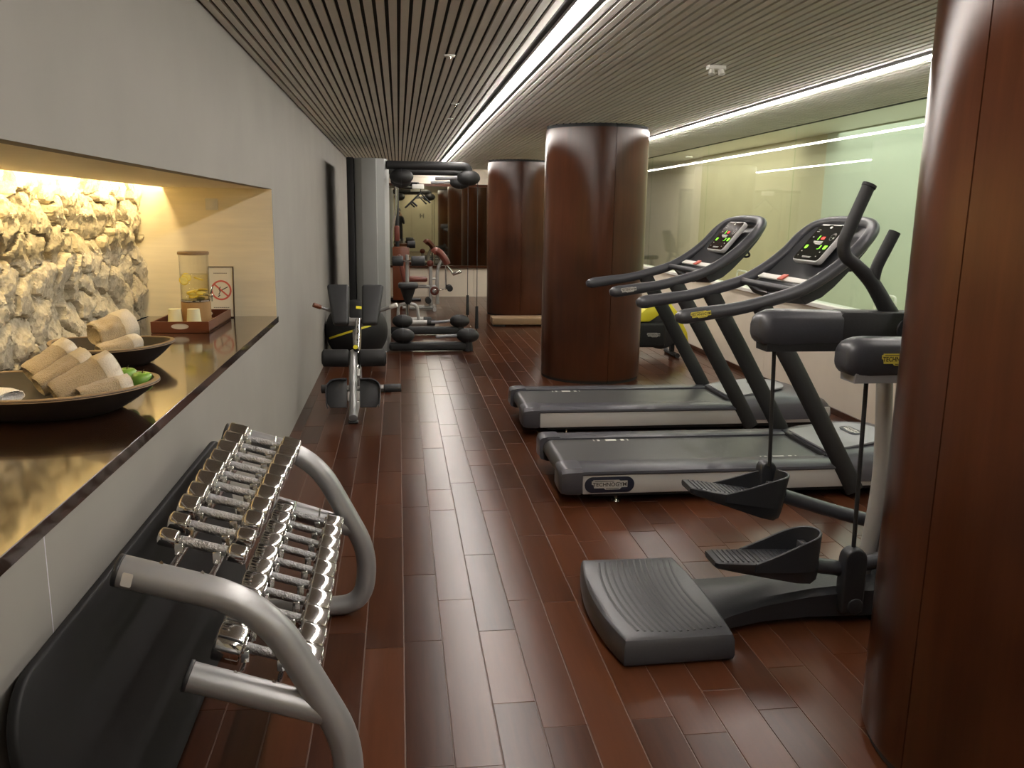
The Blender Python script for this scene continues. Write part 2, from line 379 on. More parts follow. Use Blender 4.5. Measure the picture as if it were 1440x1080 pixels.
# room behind the glass
c = MB(); c.bx(XR+0.1, 8, Y0, 20, -0.08, -0.01); struct(c.build('floor_next_room', 'tan'))
c = MB(); c.bx(XR+0.02, 8, Y0, 20, 2.7, 2.8); struct(c.build('ceiling_next_room', 'white'))
c = MB(); c.bx(5.6, 5.7, Y0, 10.8, 0, 2.7); struct(c.build('wall_next_room', 'green'))
c = MB(); c.bx(5.6, 5.7, 10.8, 15.45, 0, 2.7); struct(c.build('wall_next_room_panel', 'tan'))
c = MB(); c.bx(5.66, 5.76, 15.45, 20, 0, 2.7); struct(c.build('wall_next_room_end', 'cream'))
c = MB(); c.bx(XR+0.1, 8, Y0-0.1, Y0, 0, 2.7); c.bx(XR+0.1, 8, 20, 20.1, 0, 2.7); struct(c.build('wall_next_room_sides', 'green'))

# far wall: wainscot, ledge, mirror, bulkhead ; wall behind the camera with the lettered door
c = MB()
for a, b in ((XL, 0.55), (0.555, 1.45), (1.455, 2.5), (2.505, XR)): c.bx(a, b, Y1, Y1+0.1, 0, 0.56)
struct(c.build('wall_back', 'cream'))
c = MB(); c.bx(XL, XR, Y1-0.05, Y1+0.1, 0.56, 0.605, 0.004, 1); struct(c.build('trim_3', 'column'))
c = MB(); c.bx(XL, 1.70, Y1, Y1+0.02, 0.605, 2.10); tag(c.build('mirror', 'mirror'), 'large tinted mirror on the far end wall', 'mirror')
c = MB(); c.bx(XL, 1.72, Y1-0.02, Y1+0.05, 2.10, 2.15); c.bx(1.70, 1.725, Y1-0.02, Y1+0.05, 0.605, 2.10); struct(c.build('trim_4', 'column'))
c = MB(); c.bx(XL, XR, Y1+0.01, Y1+0.1, 2.15, 2.27); c.bx(XL, XR, Y1+0.01, Y1+0.1, 2.275, 2.5); c.bx(1.725, XR, Y1+0.01, Y1+0.1, 0.6, 2.16); struct(c.build('wall_back_upper', 'cream'))
c = MB(); c.bx(XL-0.1, XR+0.1, Y0-0.1, Y0, 0, 2.5); struct(c.build('wall_front', 'tan'))
c = MB(); c.bx(0.55, 1.45, Y0, Y0+0.03, 0, 2.05, 0.004, 1); d1 = struct(c.build('door_1', 'tan'))
c = MB(); c.text('H', 0.27, frame((0.98, Y0+0.031, 1.47), (-1, 0, 0), (0, 0, 1)), 0.002); c.build('lettering', 'black', d1)

# ceiling strips
def led(name, label, x0, x1, panel):
    t = thing(name, label, 'strip light', (x0, Y0, ZC), group='ceiling strip lights')
    c = MB(); n = 26; s = (Y1-Y0)/n
    for i in range(n): c.bx(x0, x1, Y0+i*s+0.002, Y0+(i+1)*s-0.002, ZC-0.016, ZC+0.004)
    c.build('diffuser', 'led', t)
    c = MB(); c.bx(x0-0.012, x0-0.002, Y0, Y1, ZC-0.006, ZC+0.03); c.bx(x1+0.002, x1+panel, Y0, Y1, ZC-0.001, ZC+0.03)
    c.build('channel', 'ledside', t); return t
led('ceiling_strip_light', 'bright white strip light running down the ceiling over the aisle', 0.718, 0.746, 0.045)
led('ceiling_strip_light', 'thin white strip light in the ceiling above the treadmills, near the window', 2.690, 2.708, 0.012)

# columns
def column(x, y, label, seams):
    t = thing('column', label, 'column', (x, y, 0), group='round wooden columns')
    pts = []; R = 0.5
    for k in range(160):
        a = 2*PI*k/160; pts.append((a, R))
    for s in seams:
        for da, r in ((-0.0045, R), (-0.004, R-0.006), (0.004, R-0.006), (0.0045, R)): pts.append((math.radians(s)+da, r))
    pts.sort(); c = MB()
    for z0, z1, m_, nm, dr in ((0.03, ZC-0.03, 'column', 'shaft', 0), (0, 0.03, 'black', 'base_ring', -0.012), (ZC-0.03, ZC+0.04, 'black', 'top_ring', -0.012)):
        c = MB(); c.rings([[V((x+(r+dr)*math.cos(a), y+(r+dr)*math.sin(a), z)) for a, r in pts] for z in (z0, z1)]); c.build(nm, m_, t, ang=50)
    return t
column(1.92, 2.06, 'large round reddish wood column nearest the camera at the right edge', (188, 98, 8, 278))
column(1.92, 8.27, 'round reddish wood column standing behind the two treadmills', (278, 188, 98, 8))
column(1.92, 13.66, 'farthest round reddish wood column behind the low wooden step', (268, 178, 88, -2))

# ================================================================== OBJECTS
M['steel'] = mat('silver grey paint', (0.36, 0.36, 0.36), 0.35, 0.55, nscale=5, namt=0.03)
M['steelwarm'] = mat('light grey paint', (0.42, 0.41, 0.39), 0.42, 0.25)
M['chrome'] = mat('polished chrome', (0.72, 0.71, 0.70), 0.09, 1.0, nscale=18, rvar=0.03)
M['knurl'] = mat('knurled chrome', (0.30, 0.30, 0.30), 0.28, 1.0, nscale=160, bump=0.6, stretch=(1, 1, 1))
M['rubber'] = mat('black rubber', (0.010, 0.010, 0.0105), 0.62, nscale=60, namt=0.12, bump=0.08)
M['mat'] = mat('black vinyl', (0.007, 0.007, 0.0075), 0.62, spec=0.35, nscale=5, namt=0.25, bump=0.05)
M['plastic'] = mat('charcoal plastic', (0.018, 0.019, 0.022), 0.42, nscale=90, namt=0.06, bump=0.05)
M['greyplastic'] = mat('dark grey plastic', (0.040, 0.041, 0.047), 0.36, nscale=90, namt=0.05, bump=0.04)
M['deckgrey'] = mat('deck grey plastic', (0.058, 0.058, 0.069), 0.36, nscale=90, namt=0.05, bump=0.03)
M['midgrey'] = mat('mid grey plastic', (0.26, 0.26, 0.275), 0.42)
M['silver'] = mat('silver side panel', (0.52, 0.51, 0.49), 0.38, 0.2)
M['belt'] = mat('running belt', (0.046, 0.046, 0.047), 0.40, nscale=150, namt=0.1, bump=0.1)
M['yellow'] = mat('yellow plastic', (0.74, 0.65, 0.03), 0.45)
M['badge'] = mat('yellow badge', (0.62, 0.53, 0.08), 0.4)
M['badgegrey'] = mat('grey badge', (0.40, 0.39, 0.36), 0.4)
M['ink'] = mat('dark print', (0.02, 0.012, 0.01), 0.5)
M['pill'] = mat('navy badge', (0.012, 0.014, 0.028), 0.35)
M['label'] = mat('pale print', (0.62, 0.60, 0.56), 0.5)
M['screen'] = mat('black glass screen', (0.004, 0.004, 0.004), 0.12)
M['gled'] = emit('green readout', (0.22, 1.0, 0.02), 1.0)
M['rled'] = emit('red readout', (1.0, 0.03, 0.02), 0.7)
M['redpaint'] = mat('red clip', (0.55, 0.12, 0.08), 0.5)
M['pad'] = mat('dark grey vinyl pad', (0.026, 0.027, 0.029), 0.5, nscale=25, namt=0.06, bump=0.05)
M['redpad'] = mat('oxblood vinyl pad', (0.13, 0.030, 0.018), 0.4, nscale=20, namt=0.08)
M['orangewood'] = wood('reddish shroud', (0.10, 0.025, 0.008), (0.20, 0.055, 0.018), rough=0.35, coat=0, axis=2, rvar=0.01)
M['panelgrey'] = mat('pale grey casing', (0.27, 0.275, 0.265), 0.5, nscale=3, namt=0.03)
M['oak'] = wood('light oak', (0.16, 0.095, 0.045), (0.30, 0.19, 0.095), rough=0.42, coat=0, axis=0, rvar=0.01)
M['towel'] = mat('tan terry towel', (0.50, 0.40, 0.25), 0.95, nscale=260, namt=0.12, bump=0.7, sheen=0.4)
M['hem'] = mat('pale towel hem', (0.80, 0.74, 0.62), 0.9, nscale=200, namt=0.06, bump=0.3)
M['whitecloth'] = mat('white cloth', (0.72, 0.70, 0.66), 0.9, nscale=200, namt=0.06, bump=0.4)
M['bowl'] = wood('old dark wood', (0.006, 0.004, 0.003), (0.034, 0.020, 0.013), rough=0.6, coat=0, axis=0, scale=2.0, rvar=0.03)
M['rim'] = wood('worn bowl edge', (0.16, 0.10, 0.055), (0.34, 0.24, 0.14), rough=0.55, coat=0, axis=0, rvar=0.02)
M['apple'] = mat('green apple', (0.20, 0.40, 0.06), 0.3, nscale=7, namt=0.18)
M['stem'] = mat('apple stem', (0.06, 0.035, 0.015), 0.7)
M['traywood'] = wood('red tray wood', (0.050, 0.013, 0.006), (0.16, 0.045, 0.018), rough=0.35, coat=0, axis=0, rvar=0.02)
M['lid'] = wood('dispenser lid wood', (0.17, 0.10, 0.05), (0.34, 0.22, 0.11), rough=0.45, coat=0, axis=0, rvar=0.02)
M['basewood'] = wood('dispenser base wood', (0.30, 0.17, 0.07), (0.48, 0.30, 0.13), rough=0.45, coat=0, axis=2, rvar=0.02)
M['cup'] = mat('pale paper cup', (0.72, 0.68, 0.44), 0.6)
M['jar'] = glass_mat('jar glass', (0.98, 0.98, 0.96), 1.45, 1.0)
M['water'] = glass_mat('water', (0.97, 0.95, 0.82), 1.2, 1.0)
M['lemon'] = mat('lemon slice', (0.80, 0.60, 0.03), 0.45)
M['lempulp'] = mat('lemon flesh', (0.85, 0.74, 0.22), 0.4, nscale=40, namt=0.1)
M['paper'] = mat('printed paper', (0.78, 0.74, 0.60), 0.6)
M['signred'] = mat('red print', (0.62, 0.13, 0.09), 0.6)
M['darkframe'] = wood('dark picture frame', (0.03, 0.014, 0.008), (0.08, 0.04, 0.02), rough=0.4, coat=0, axis=2, rvar=0.02)
M['whiteplastic'] = mat('white plastic', (0.72, 0.71, 0.66), 0.4)

# ------------------------------------------------------------------ dumbbell rack and dumbbells
RX = {0: 1.95, 1: 3.21}
rack = thing('dumbbell_rack', 'silver grey two tier dumbbell rack with bent tube ends in front of the wall', 'dumbbell rack', (-0.35, 2.58, 0))
def rack_frame(y):
    f = MB()
    top = [(-0.655, y, 0.765), (-0.335, y, 0.665), (-0.132, y, 0.262), (-0.160, y, 0.040), (-0.60, y, 0.040)]
    f.tube(fillet(top, [0.14, 0.13, 0.10], 8), 0.0385, 20)
    f.tube([(-0.515, y, 0.484), (-0.185, y, 0.366)], 0.036, 20)
    o = f.build('side_frame', 'steel', rack)
    for p, q in (((-0.655, y, 0.765), (-0.667, y, 0.7687)), ((-0.515, y, 0.484), (-0.526, y, 0.488)), ((-0.60, y, 0.040), (-0.612, y, 0.040))):
        MB().cyl(p, q, 0.039, seg=20, bev=0.003).build('end_cap', 'plastic', o)
    return o
fn = rack_frame(RX[0]); rack_frame(RX[1])
c = MB(); c.prism(rrect(0.024, 0.034, 0.004), frame((-0.632, RX[0]-0.0385, 0.758), (1, 0, -0.3), (0.3, 0, 1)), 0.001); c.build('sticker', 'label', fn)
TILT = math.atan2(-0.30, 1)      # tiers slope down towards the aisle
def tier_pt(t, s, h=0):          # s along the slope from the tier's middle, h above it
    cx, cz = ((-0.520, 0.715), (-0.365, 0.420))[t]; a = TILT if t == 0 else math.atan2(-0.34, 1)
    return cx+s*math.cos(a)-h*math.sin(a), cz+s*math.sin(a)+h*math.cos(a)
for t in (0, 1):
    for s in (-0.048, 0.048):
        r = MB(); x, z = tier_pt(t, s); xb, zb = tier_pt(t, s, -0.045)
        fz = lambda xx: (0.765-(xx+0.655)*0.3125+0.034) if t == 0 else (0.484-(xx+0.515)*0.3576+0.031)
        pts = fillet([(x, RX[0], fz(x)), (x, RX[0]+0.06, z), (x, RX[1]-0.06, z), (x, RX[1], fz(x))], 0.03, 4)
        r.tube(pts, 0.010, 8, rr=(1.5, 0.55), up=(0, 0, 1))
        for k in range(10):
            y = (2.14, 2.11)[t]+k*(0.112, 0.113)[t]
            for d in (-0.026, 0.026): r.box((x, y+d, z+0.019), (0.022, 0.006, 0.030), (d*9, 0, 0), 0.0015, 1)
        r.cyl((x-0.012, RX[0]+0.03, z-0.004), (x+0.012, RX[0]+0.03, z-0.004), 0.006, seg=10)
        r.build('rail', 'chrome', rack)
def dumbbell(t, k, label):
    y = (2.14, 2.11)[t]+k*(0.112, 0.113)[t]
    r = (0.024+0.0020*min(k, 8) if k < 2 else 0.034+0.0012*k) if t == 0 else 0.0500-0.0012*k
    hl = (0.047+0.0024*k) if t == 0 else 0.074-0.001*k
    x, z = tier_pt(t, 0, 0.030); a = TILT if t == 0 else math.atan2(-0.34, 1)
    d = thing('dumbbell', label, 'dumbbell', (x, y, z), (0, -a, 0), 'dumbbells on the %s tier' % ('upper', 'lower')[t])
    L = WORLD[d.name]; g = 0.060
    h = MB(); h.cyl((-g, 0, 0), (g, 0, 0), 0.0135, seg=18); h.bm.transform(L); h.build('handle', 'knurl', d)
    for s in (-1, 1):
        h = MB(); h.cyl((s*g, 0, 0), (s*(g+0.007), 0, 0), r*0.55, seg=24, bev=0.0015)
        h.cyl((s*(g+0.005), 0, 0), (s*(g+0.005+hl), 0, 0), r, seg=32, bev=0.006)
        h.cyl((s*(g+0.004+hl), 0, 0), (s*(g+0.0065+hl), 0, 0), r*0.72, seg=28, bev=0.001); h.bm.transform(L); h.build('head', 'chrome', d)
ORD = ['nearest', 'second', 'third', 'fourth', 'fifth', 'sixth', 'seventh', 'eighth', 'ninth', 'farthest']
for k in range(10):
    o = ORD[k]
    up = ('smallest chrome dumbbell, the nearest on the upper tier of the rack' if k == 0 else 'chrome dumbbell at the far end of the upper rack tier' if k == 9
          else '%schrome dumbbell, %s from the near end of the upper rack tier' % ('small ' if k == 1 else '', o))
    lo = ('fat chrome dumbbell, the nearest on the lower tier, behind the bent grey tube' if k == 0 else 'shiny chrome dumbbell at the far end of the lower rack tier' if k == 9
          else 'shiny chrome dumbbell, %s from the near end of the lower rack tier' % o)
    dumbbell(0, k, up); dumbbell(1, k, lo)

# black padded mat leaning between rack and wall
mt = thing('exercise_mat', 'big black padded mat with rounded corners leaning on the wall behind the dumbbell rack', 'mat', (-0.70, 2.5, 0))
lean = frame((-0.672, 2.52, 0.345), (0, 1, 0), (-0.115, 0, 0.68))      # x along the wall, y up the slope, z towards the wall
lean = frame((-0.700, 2.53, 0.343), (0, -1, 0), (-0.085, 0, 0.68))       # z towards the room
c = MB(); c.prism(rrect(1.98, 0.69, 0.13, 8), lean, 0.024, 0.008, 3); c.build('backing', 'mat', mt)
c = MB(); c.prism(rrect(1.86, 0.575, 0.10, 8), lean @ Matrix.Translation((0, -0.02, 0.020)), 0.022, 0.010, 3); c.build('pad', 'mat', mt)

# ------------------------------------------------------------------ recess: bowls, towels, tray
CT = NZ0
def bowl(name, label, cx, cy, a, b, h, base, rot=0.0):
    t = thing(name, label, 'bowl', (cx, cy, CT)); N = 64
    def ring(fa, fb, z, up=0.0): return [V((cx+fa*math.cos(2*PI*k/N), cy+fb*math.sin(2*PI*k/N), CT+z+up*math.cos(2*PI*k/N)**2*0.012)) for k in range(N)]
    c = MB(); R = [ring(a*base, b*base, 0.0)]
    for i in range(1, 8): f = i/7; q = base+(1-base)*(f**0.75); R.append(ring(a*q, b*q, h*f, f))
    th = 0.022
    R += [ring(a-th*0.15, b-th*0.15, h+0.004, 1), ring(a-th*0.85, b-th*0.85, h+0.004, 1)]
    for i in range(6, -1, -1): f = i/7; q = base+(1-base)*(f**0.75); R.append(ring((a-th)*q, (b-th)*q, 0.016+(h-0.016)*f, f))
    c.rings(R); c.build('shell', 'bowl', t)
    c = MB(); c.rings([ring(a-th*0.02, b-th*0.02, h-0.004, 1), ring(a-th*0.1, b-th*0.1, h+0.0055, 1), ring(a-th*0.9, b-th*0.9, h+0.0055, 1), ring(a-th*0.98, b-th*0.98, h-0.004, 1)], False, True)
    c.build('rim', 'rim', t); return t
bowl('wooden_bowl', 'large dark wooden bowl of towels and green apples nearest on the counter', -1.20, 2.97, 0.375, 0.275, 0.088, 0.60)
bowl('wooden_bowl', 'smaller dark wooden bowl on the counter behind the large one, holding two towels', -1.265, 3.89, 0.262, 0.225, 0.088, 0.55)
def towel(p0, p1, r, flat, label, seed, m_='towel', hem=True, name='rolled_towel', group='rolled towels in the bowls', band=0.24):
    p0, p1 = V(p0), V(p1); ax = (p1-p0).normalized(); up = (V((0, 0, 1))-ax*ax.z).normalized(); sd = ax.cross(up)
    t = thing(name, label, 'towel', (p0+p1)/2-V((0, 0, r*flat)), group=group); L = (p1-p0).length; N = 40
    def ring(u, k=1.0, inset=0.0):
        out = []
        for j in range(N):
            a = 2*PI*j/N; rr = r*k*(0.84+0.22*u)
            w = noise.noise(V((math.cos(a)*1.3+seed, math.sin(a)*1.3, u*3.0)))*0.16+noise.noise(V((math.cos(a)*2.6, math.sin(a)*2.6+seed, u*7)))*0.08
            lap = -0.11 if 0 < (a-2.2) < 0.16 else (-0.05 if 0.16 <= (a-2.2) < 0.4 else 0)       # the loose edge of the roll
            q = rr*(1+w*k+lap); ca, sa = math.cos(a), math.sin(a)
            ca = math.copysign(abs(ca)**0.85, ca); sa = math.copysign(abs(sa)**0.85, sa)
            out.append(p0+ax*(L*u+inset)+sd*(q*ca*1.18)+up*(q*sa*flat))
        return out
    c = MB(); n = 16; R = [ring(0, 0.35, 0.022), ring(0, 0.55, 0.004), ring(0, 0.66, 0.015), ring(0, 0.86, -0.004), ring(0, 0.97, 0.0)]
    R += [ring(i/n) for i in range(1, n)]
    R += [ring(1, 0.97), ring(1, 0.86, 0.005), ring(1, 0.68, -0.014), ring(1, 0.55, 0), ring(1, 0.35, -0.02)]
    c.rings(R); c.build('roll', m_, t, ang=75)
    if hem:
        c = MB(); c.rings([ring(1-band, 1.00), ring(1-band+0.01, 1.045), ring(1-band/2, 1.05), ring(1.005, 1.04), ring(1.01, 0.95)], False); c.build('hem', 'hem', t, ang=75)
    return t
towel((-1.300, 3.12, 1.018), (-1.194, 3.225, 1.094), 0.044, 1.0, 'tan rolled towel at the back left of the large bowl', 1.0)
towel((-1.225, 3.00, 1.000), (-1.093, 3.105, 1.072), 0.047, 0.95, 'tan rolled towel in the middle of the large bowl, between two others', 5.0)
towel((-1.130, 2.88, 0.996), (-0.972, 2.985, 1.077), 0.052, 0.92, 'biggest tan rolled towel at the front of the large bowl with a wide pale end', 9.0)
towel((-1.040, 2.845, 1.000), (-0.914, 2.935, 1.022), 0.033, 0.85, 'low tan rolled towel lying under the others beside the green apples', 13.0)
towel((-1.335, 3.88, 1.050), (-1.227, 4.000, 1.083), 0.064, 0.98, 'tan rolled towel on top in the smaller bowl', 17.0, band=0.36)
towel((-1.280, 3.76, 0.998), (-1.150, 3.870, 1.023), 0.040, 0.8, 'flattened tan rolled towel lying lower in the smaller bowl', 21.0)
towel((-1.44, 2.93, 1.000), (-1.25, 2.84, 0.995), 0.045, 0.5, 'folded white cloth at the left side of the large bowl', 25.0, 'whitecloth', False, 'folded_cloth', None)
def apple(c0, label):
    t = thing('apple', label, 'apple', (c0[0], c0[1], c0[2]-0.034), group='green apples')
    pr = [(0, -0.030), (0.008, -0.034), (0.020, -0.033), (0.031, -0.022), (0.037, -0.004), (0.0375, 0.010), (0.033, 0.024), (0.023, 0.032), (0.012, 0.031), (0.004, 0.024), (0, 0.022)]
    pr = [(max(0, p.x), p.z) for p in smooth_path([(r, 0, z) for r, z in pr], 3)]
    c = MB(); c.lathe(pr, c0, 32); c.build('fruit', 'apple', t)
    c = MB(); c.tube([(c0[0], c0[1], c0[2]+0.022), (c0[0]+0.003, c0[1], c0[2]+0.036), (c0[0]+0.008, c0[1]+0.002, c0[2]+0.043)], 0.0018, 8); c.build('stem', 'stem', t)
apple((-0.905, 3.06, 1.000), 'green apple at the right tip of the large bowl')
apple((-0.985, 3.155, 0.998), 'green apple behind the front one, half hidden by a towel')

# tray with dispenser and cups
TX0, TX1, TY0, TY1 = -1.372, -1.060, 4.86, 5.50
tr = thing('serving_tray', 'reddish wooden serving tray with an oval handle hole at the end of the counter', 'tray', ((TX0+TX1)/2, (TY0+TY1)/2, CT))
c = MB(); c.bx(TX0, TX1, TY0, TY1, CT+0.002, CT+0.012); c.build('base', 'traywood', tr)
def tray_end(y0):
    w = TX1-TX0; outer = [(-w/2, 0), (w/2, 0), (w/2, 0.062), (-w/2, 0.062)]
    t = bmesh.new(); hole = [(0.048*math.cos(2*PI*k/24), 0.036+0.016*math.sin(2*PI*k/24)) for k in range(24)]
    ov = [t.verts.new((x, y, 0)) for x, y in outer]; hv = [t.verts.new((x, y, 0)) for x, y in hole]
    es = [t.edges.new((ov[i], ov[(i+1) % 4])) for i in range(4)]+[t.edges.new((hv[i], hv[(i+1) % 24])) for i in range(24)]
    r = bmesh.ops.triangle_fill(t, edges=es, use_beauty=True)
    fs = [f for f in t.faces if not (math.hypot(f.calc_center_median().x/0.048, (f.calc_center_median().y-0.036)/0.016) < 0.93)]
    bmesh.ops.delete(t, geom=[f for f in t.faces if f not in fs], context='FACES_ONLY')
    r = bmesh.ops.extrude_face_region(t, geom=t.faces[:]); bmesh.ops.translate(t, verts=[g for g in r['geom'] if isinstance(g, bmesh.types.BMVert)], vec=(0, 0, 0.013))
    m = MB(); m._merge(t, frame(((TX0+TX1)/2, y0, CT+0.002), (1, 0, 0), (0, 0, 1))); return m
tray_end(TY0+0.013).build('end_board', 'traywood', tr, 20); tray_end(TY1).build('end_board', 'traywood', tr, 20)
for x in (TX0, TX1-0.012):
    c = MB(); c.bx(x, x+0.012, TY0+0.013, TY1-0.013, CT+0.002, CT+0.064, 0.002, 1); c.build('side_board', 'traywood', tr)
c = MB(); c.cyl((0, 0, 0), (0, 0, 0.004), 0.05, seg=32); c.bm.transform(Matrix.Translation(((TX0+TX1)/2, TY0+0.008, CT+0.038)) @ Matrix.Rotation(PI/2, 4, 'X') @ Matrix.Diagonal((1, 0.36, 1, 1)))
c.build('handle_plate', 'label', tr)
DX, DY, DZ = -1.205, 5.22, CT+0.012
dp = thing('drink_dispenser', 'glass water dispenser with lemon slices on a wooden base in the tray', 'dispenser', (DX, DY, DZ))
c = MB(); c.lathe([(0, 0), (0.082, 0), (0.084, 0.004), (0.084, 0.128), (0.080, 0.132), (0, 0.132)], (DX, DY, DZ), 48); c.build('base', 'basewood', dp)
c = MB(); c.lathe([(0, 0.134), (0.080, 0.134), (0.0835, 0.140), (0.0835, 0.405), (0.0805, 0.405), (0.0805, 0.142), (0, 0.141)], (DX, DY, DZ), 48); jar = c.build('jar', 'jar', dp)
c = MB(); c.lathe([(0, 0.1425), (0.0798, 0.1425), (0.0798, 0.292), (0, 0.292)], (DX, DY, DZ), 48); c.build('water', 'water', jar)
c = MB(); c.lathe([(0.0815, 0.134), (0.086, 0.134), (0.086, 0.141), (0.0815, 0.141), (0.0815, 0.134)], (DX, DY, DZ), 48); c.build('base_ring', 'chrome', dp)
c = MB(); c.lathe([(0, 0.406), (0.086, 0.406), (0.089, 0.409), (0.089, 0.422), (0.086, 0.425), (0, 0.425)], (DX, DY, DZ), 48); c.build('lid', 'lid', dp)
c = MB(); tx = DX+0.062; ty = DY-0.056
c.cyl((tx, ty, DZ+0.178), (tx+0.05, ty-0.045, DZ+0.176), 0.0075, seg=14); c.sph((tx+0.05, ty-0.045, DZ+0.176), 0.012, 14); c.cyl((tx+0.05, ty-0.045, DZ+0.178), (tx+0.053, ty-0.048, DZ+0.140), 0.0065, 0.005, 14)
c.box((tx+0.052, ty-0.046, DZ+0.205), (0.010, 0.006, 0.046), (0, 0.3, 0.5), 0.002); c.build('tap', 'chrome', dp)
rl = random.Random(4)
for k in range(12):
    if k < 9:
        a = k*2.4; q = 0.018+0.029*rl.random(); p = (DX+q*math.cos(a), DY+q*math.sin(a), DZ+0.153+0.0055*k); rot = (rl.uniform(-0.35, 0.35), rl.uniform(-0.35, 0.35), a)
    else: p = ((DX-0.058, DY-0.02, DZ+0.255), (DX+0.03, DY-0.035, DZ+0.268), (DX-0.05, DY+0.02, DZ+0.272))[k-9]; rot = ((1.1, 0.7, 0.3), (0.25, 0.2, 1), (0.8, 0.9, 0))[k-9]
    s = thing('lemon_slice', 'yellow lemon slice in the water dispenser, %s' % ('in the pile at the bottom of the jar' if k < 9 else ('floating at the left', 'floating flat at the right', 'floating behind the left one')[k-9]),
              'lemon slice', p, rot, 'lemon slices in the dispenser'); mw = WORLD[s.name]
    c = MB(); c.lathe([(0, -0.003), (0.026, -0.003), (0.028, 0), (0.026, 0.003), (0, 0.003)], (0, 0, 0), 20); c.bm.transform(mw); c.build('rind', 'lemon', s)
    c = MB(); c.lathe([(0, -0.0034), (0.0225, -0.0034), (0.0225, 0.0034), (0, 0.0034)], (0, 0, 0), 20); c.bm.transform(mw); c.build('flesh', 'lempulp', s)
for x, l in ((-1.268, 'left of the two upturned pale paper cups in front of the dispenser'), (-1.165, 'right of the two upturned pale paper cups in front of the dispenser')):
    t = thing('paper_cup', l, 'cup', (x, 4.975, CT+0.012), group='paper cups on the tray')
    c = MB(); c.lathe([(0.043, 0.003), (0.033, 0.112), (0, 0.112), (0, 0.109), (0.0315, 0.109), (0.0415, 0.003)], (x, 4.975, CT+0.012), 36); c.build('body', 'cup', t)
    c = MB(); c.lathe([(0.0427+0.003*math.cos(a), 0.004+0.003*math.sin(a)) for a in [2*PI*k/10 for k in range(11)]], (x, 4.975, CT+0.012), 36); c.build('rolled_rim', 'cup', t)
# no smoking sign leaning on the end wall
sg = thing('no_smoking_sign', 'framed no smoking notice with a red ring leaning on the recess end wall', 'sign', (-1.13, 5.57, CT))
SG = frame((-1.13, 5.590, CT+0.163), (1, 0, 0), (0, 0.10, 1))
c = MB()
for b in ((-0.079, -0.073, -0.163, 0.163), (0.073, 0.079, -0.163, 0.163), (-0.073, 0.073, 0.157, 0.163), (-0.073, 0.073, -0.163, -0.157)):
    c.prism([(b[0], b[2]), (b[1], b[2]), (b[1], b[3]), (b[0], b[3])], SG @ Matrix.Translation((0, 0, -0.006)), 0.014)
c.build('frame', 'darkframe', sg)
c = MB(); c.prism([(-0.074, -0.158), (0.074, -0.158), (0.074, 0.158), (-0.074, 0.158)], SG @ Matrix.Translation((0, 0, -0.005)), 0.008); pp = c.build('sheet', 'paper', sg)
c = MB(); z0 = 0.0032
t_ = MB().rings([[V((r*math.cos(2*PI*k/48), 0.012+r*math.sin(2*PI*k/48), z)) for k in range(48)] for r, z in ((0.053, z0), (0.053, z0+0.0008), (0.064, z0+0.0008), (0.064, z0))], False, True).bm
c._merge(t_, SG); c.box((0, 0, 0), (0.108, 0.010, 0.0008), None); bmesh.ops.transform(c.bm, matrix=SG @ Matrix.Translation((0, 0.012, z0+0.0006)) @ Matrix.Rotation(math.radians(-42), 4, 'Z'), verts=c.bm.verts[-8:])
c.build('red_ring', 'signred', pp)
c = MB()
c.prism([(-0.012, 0.0), (0.040, 0.028), (0.042, 0.023), (-0.010, -0.005)], SG @ Matrix.Translation((0, 0.008, z0)), 0.0004)
c.tube([SG @ V((x, y, z0)) for x, y in ((-0.016, -0.016), (-0.006, 0.004), (-0.014, 0.018), (-0.004, 0.034))], 0.0025, 6); c.tube([SG @ V((x, y, z0)) for x, y in ((-0.020, -0.030), (-0.008, -0.018))], 0.003, 6)
for y, wd in ((-0.098, 0.10), (-0.116, 0.085), (0.120, 0.09)):
    n = int(wd/0.007)
    for k in range(n): c.box(SG @ V((-wd/2+k*0.007+0.003, y, z0)), (0.0042, 0.0006, 0.005), None)
c.build('print', 'ink', pp)
sw = thing('wall_switch', 'small square white switch plate high on the recess end wall', 'switch', (-1.173, NY1-0.006, 1.635))
c = MB(); c.prism(rrect(0.076, 0.072, 0.006), frame((-1.173, NY1-0.0065, 1.635), (1, 0, 0), (0, 0, 1)), 0.008, 0.002); c.build('plate', 'whiteplastic', sw)
c = MB(); c.prism(rrect(0.050, 0.050, 0.004), frame((-1.173, NY1-0.014, 1.635), (1, 0, 0), (0, 0, 1)), 0.004, 0.0015); c.build('rocker', 'whiteplastic', sw)

# ------------------------------------------------------------------ treadmills
def badge_plate(m, o, ex, ey, w, h, d=0.0015):
    """stepped outline of the maker's plate, in a plane"""
    f = frame(o, ex, ey); q = [(-0.5, 0.40), (-0.46, 0.40), (-0.46, 0.5), (0.26, 0.5), (0.30, 0.40), (0.5, 0.40), (0.5, -0.28), (0.34, -0.28), (0.28, -0.5), (-0.12, -0.5), (-0.16, -0.34), (-0.43, -0.34), (-0.45, 0.0), (-0.5, 0.05)]
    m.prism([(x*w, y*h) for x, y in q], f, d); return f
def wordmark(o, ex, ey, w, h, parent, m_='ink'):
    f = frame(o, ex, ey); c = MB(); c.text('TECHNOGYM', h*0.56, f @ Matrix.Translation((0.005*w, 0.02*h, 0.0)), 0.0006, sx=w/(h*0.56)*0.152)
    for x0, x1, y in ((-0.42, 0.12, 0.36), (-0.1, 0.26, -0.38)): c.prism([(x0*w, y*h-0.03*h), (x1*w, y*h-0.03*h), (x1*w, y*h+0.03*h), (x0*w, y*h+0.03*h)], f, 0.0006)
    return c.build('lettering', m_, parent)
OX, OY = 0.90, 4.80
def W(x, y, z): return V((OX+x, OY+y, z))
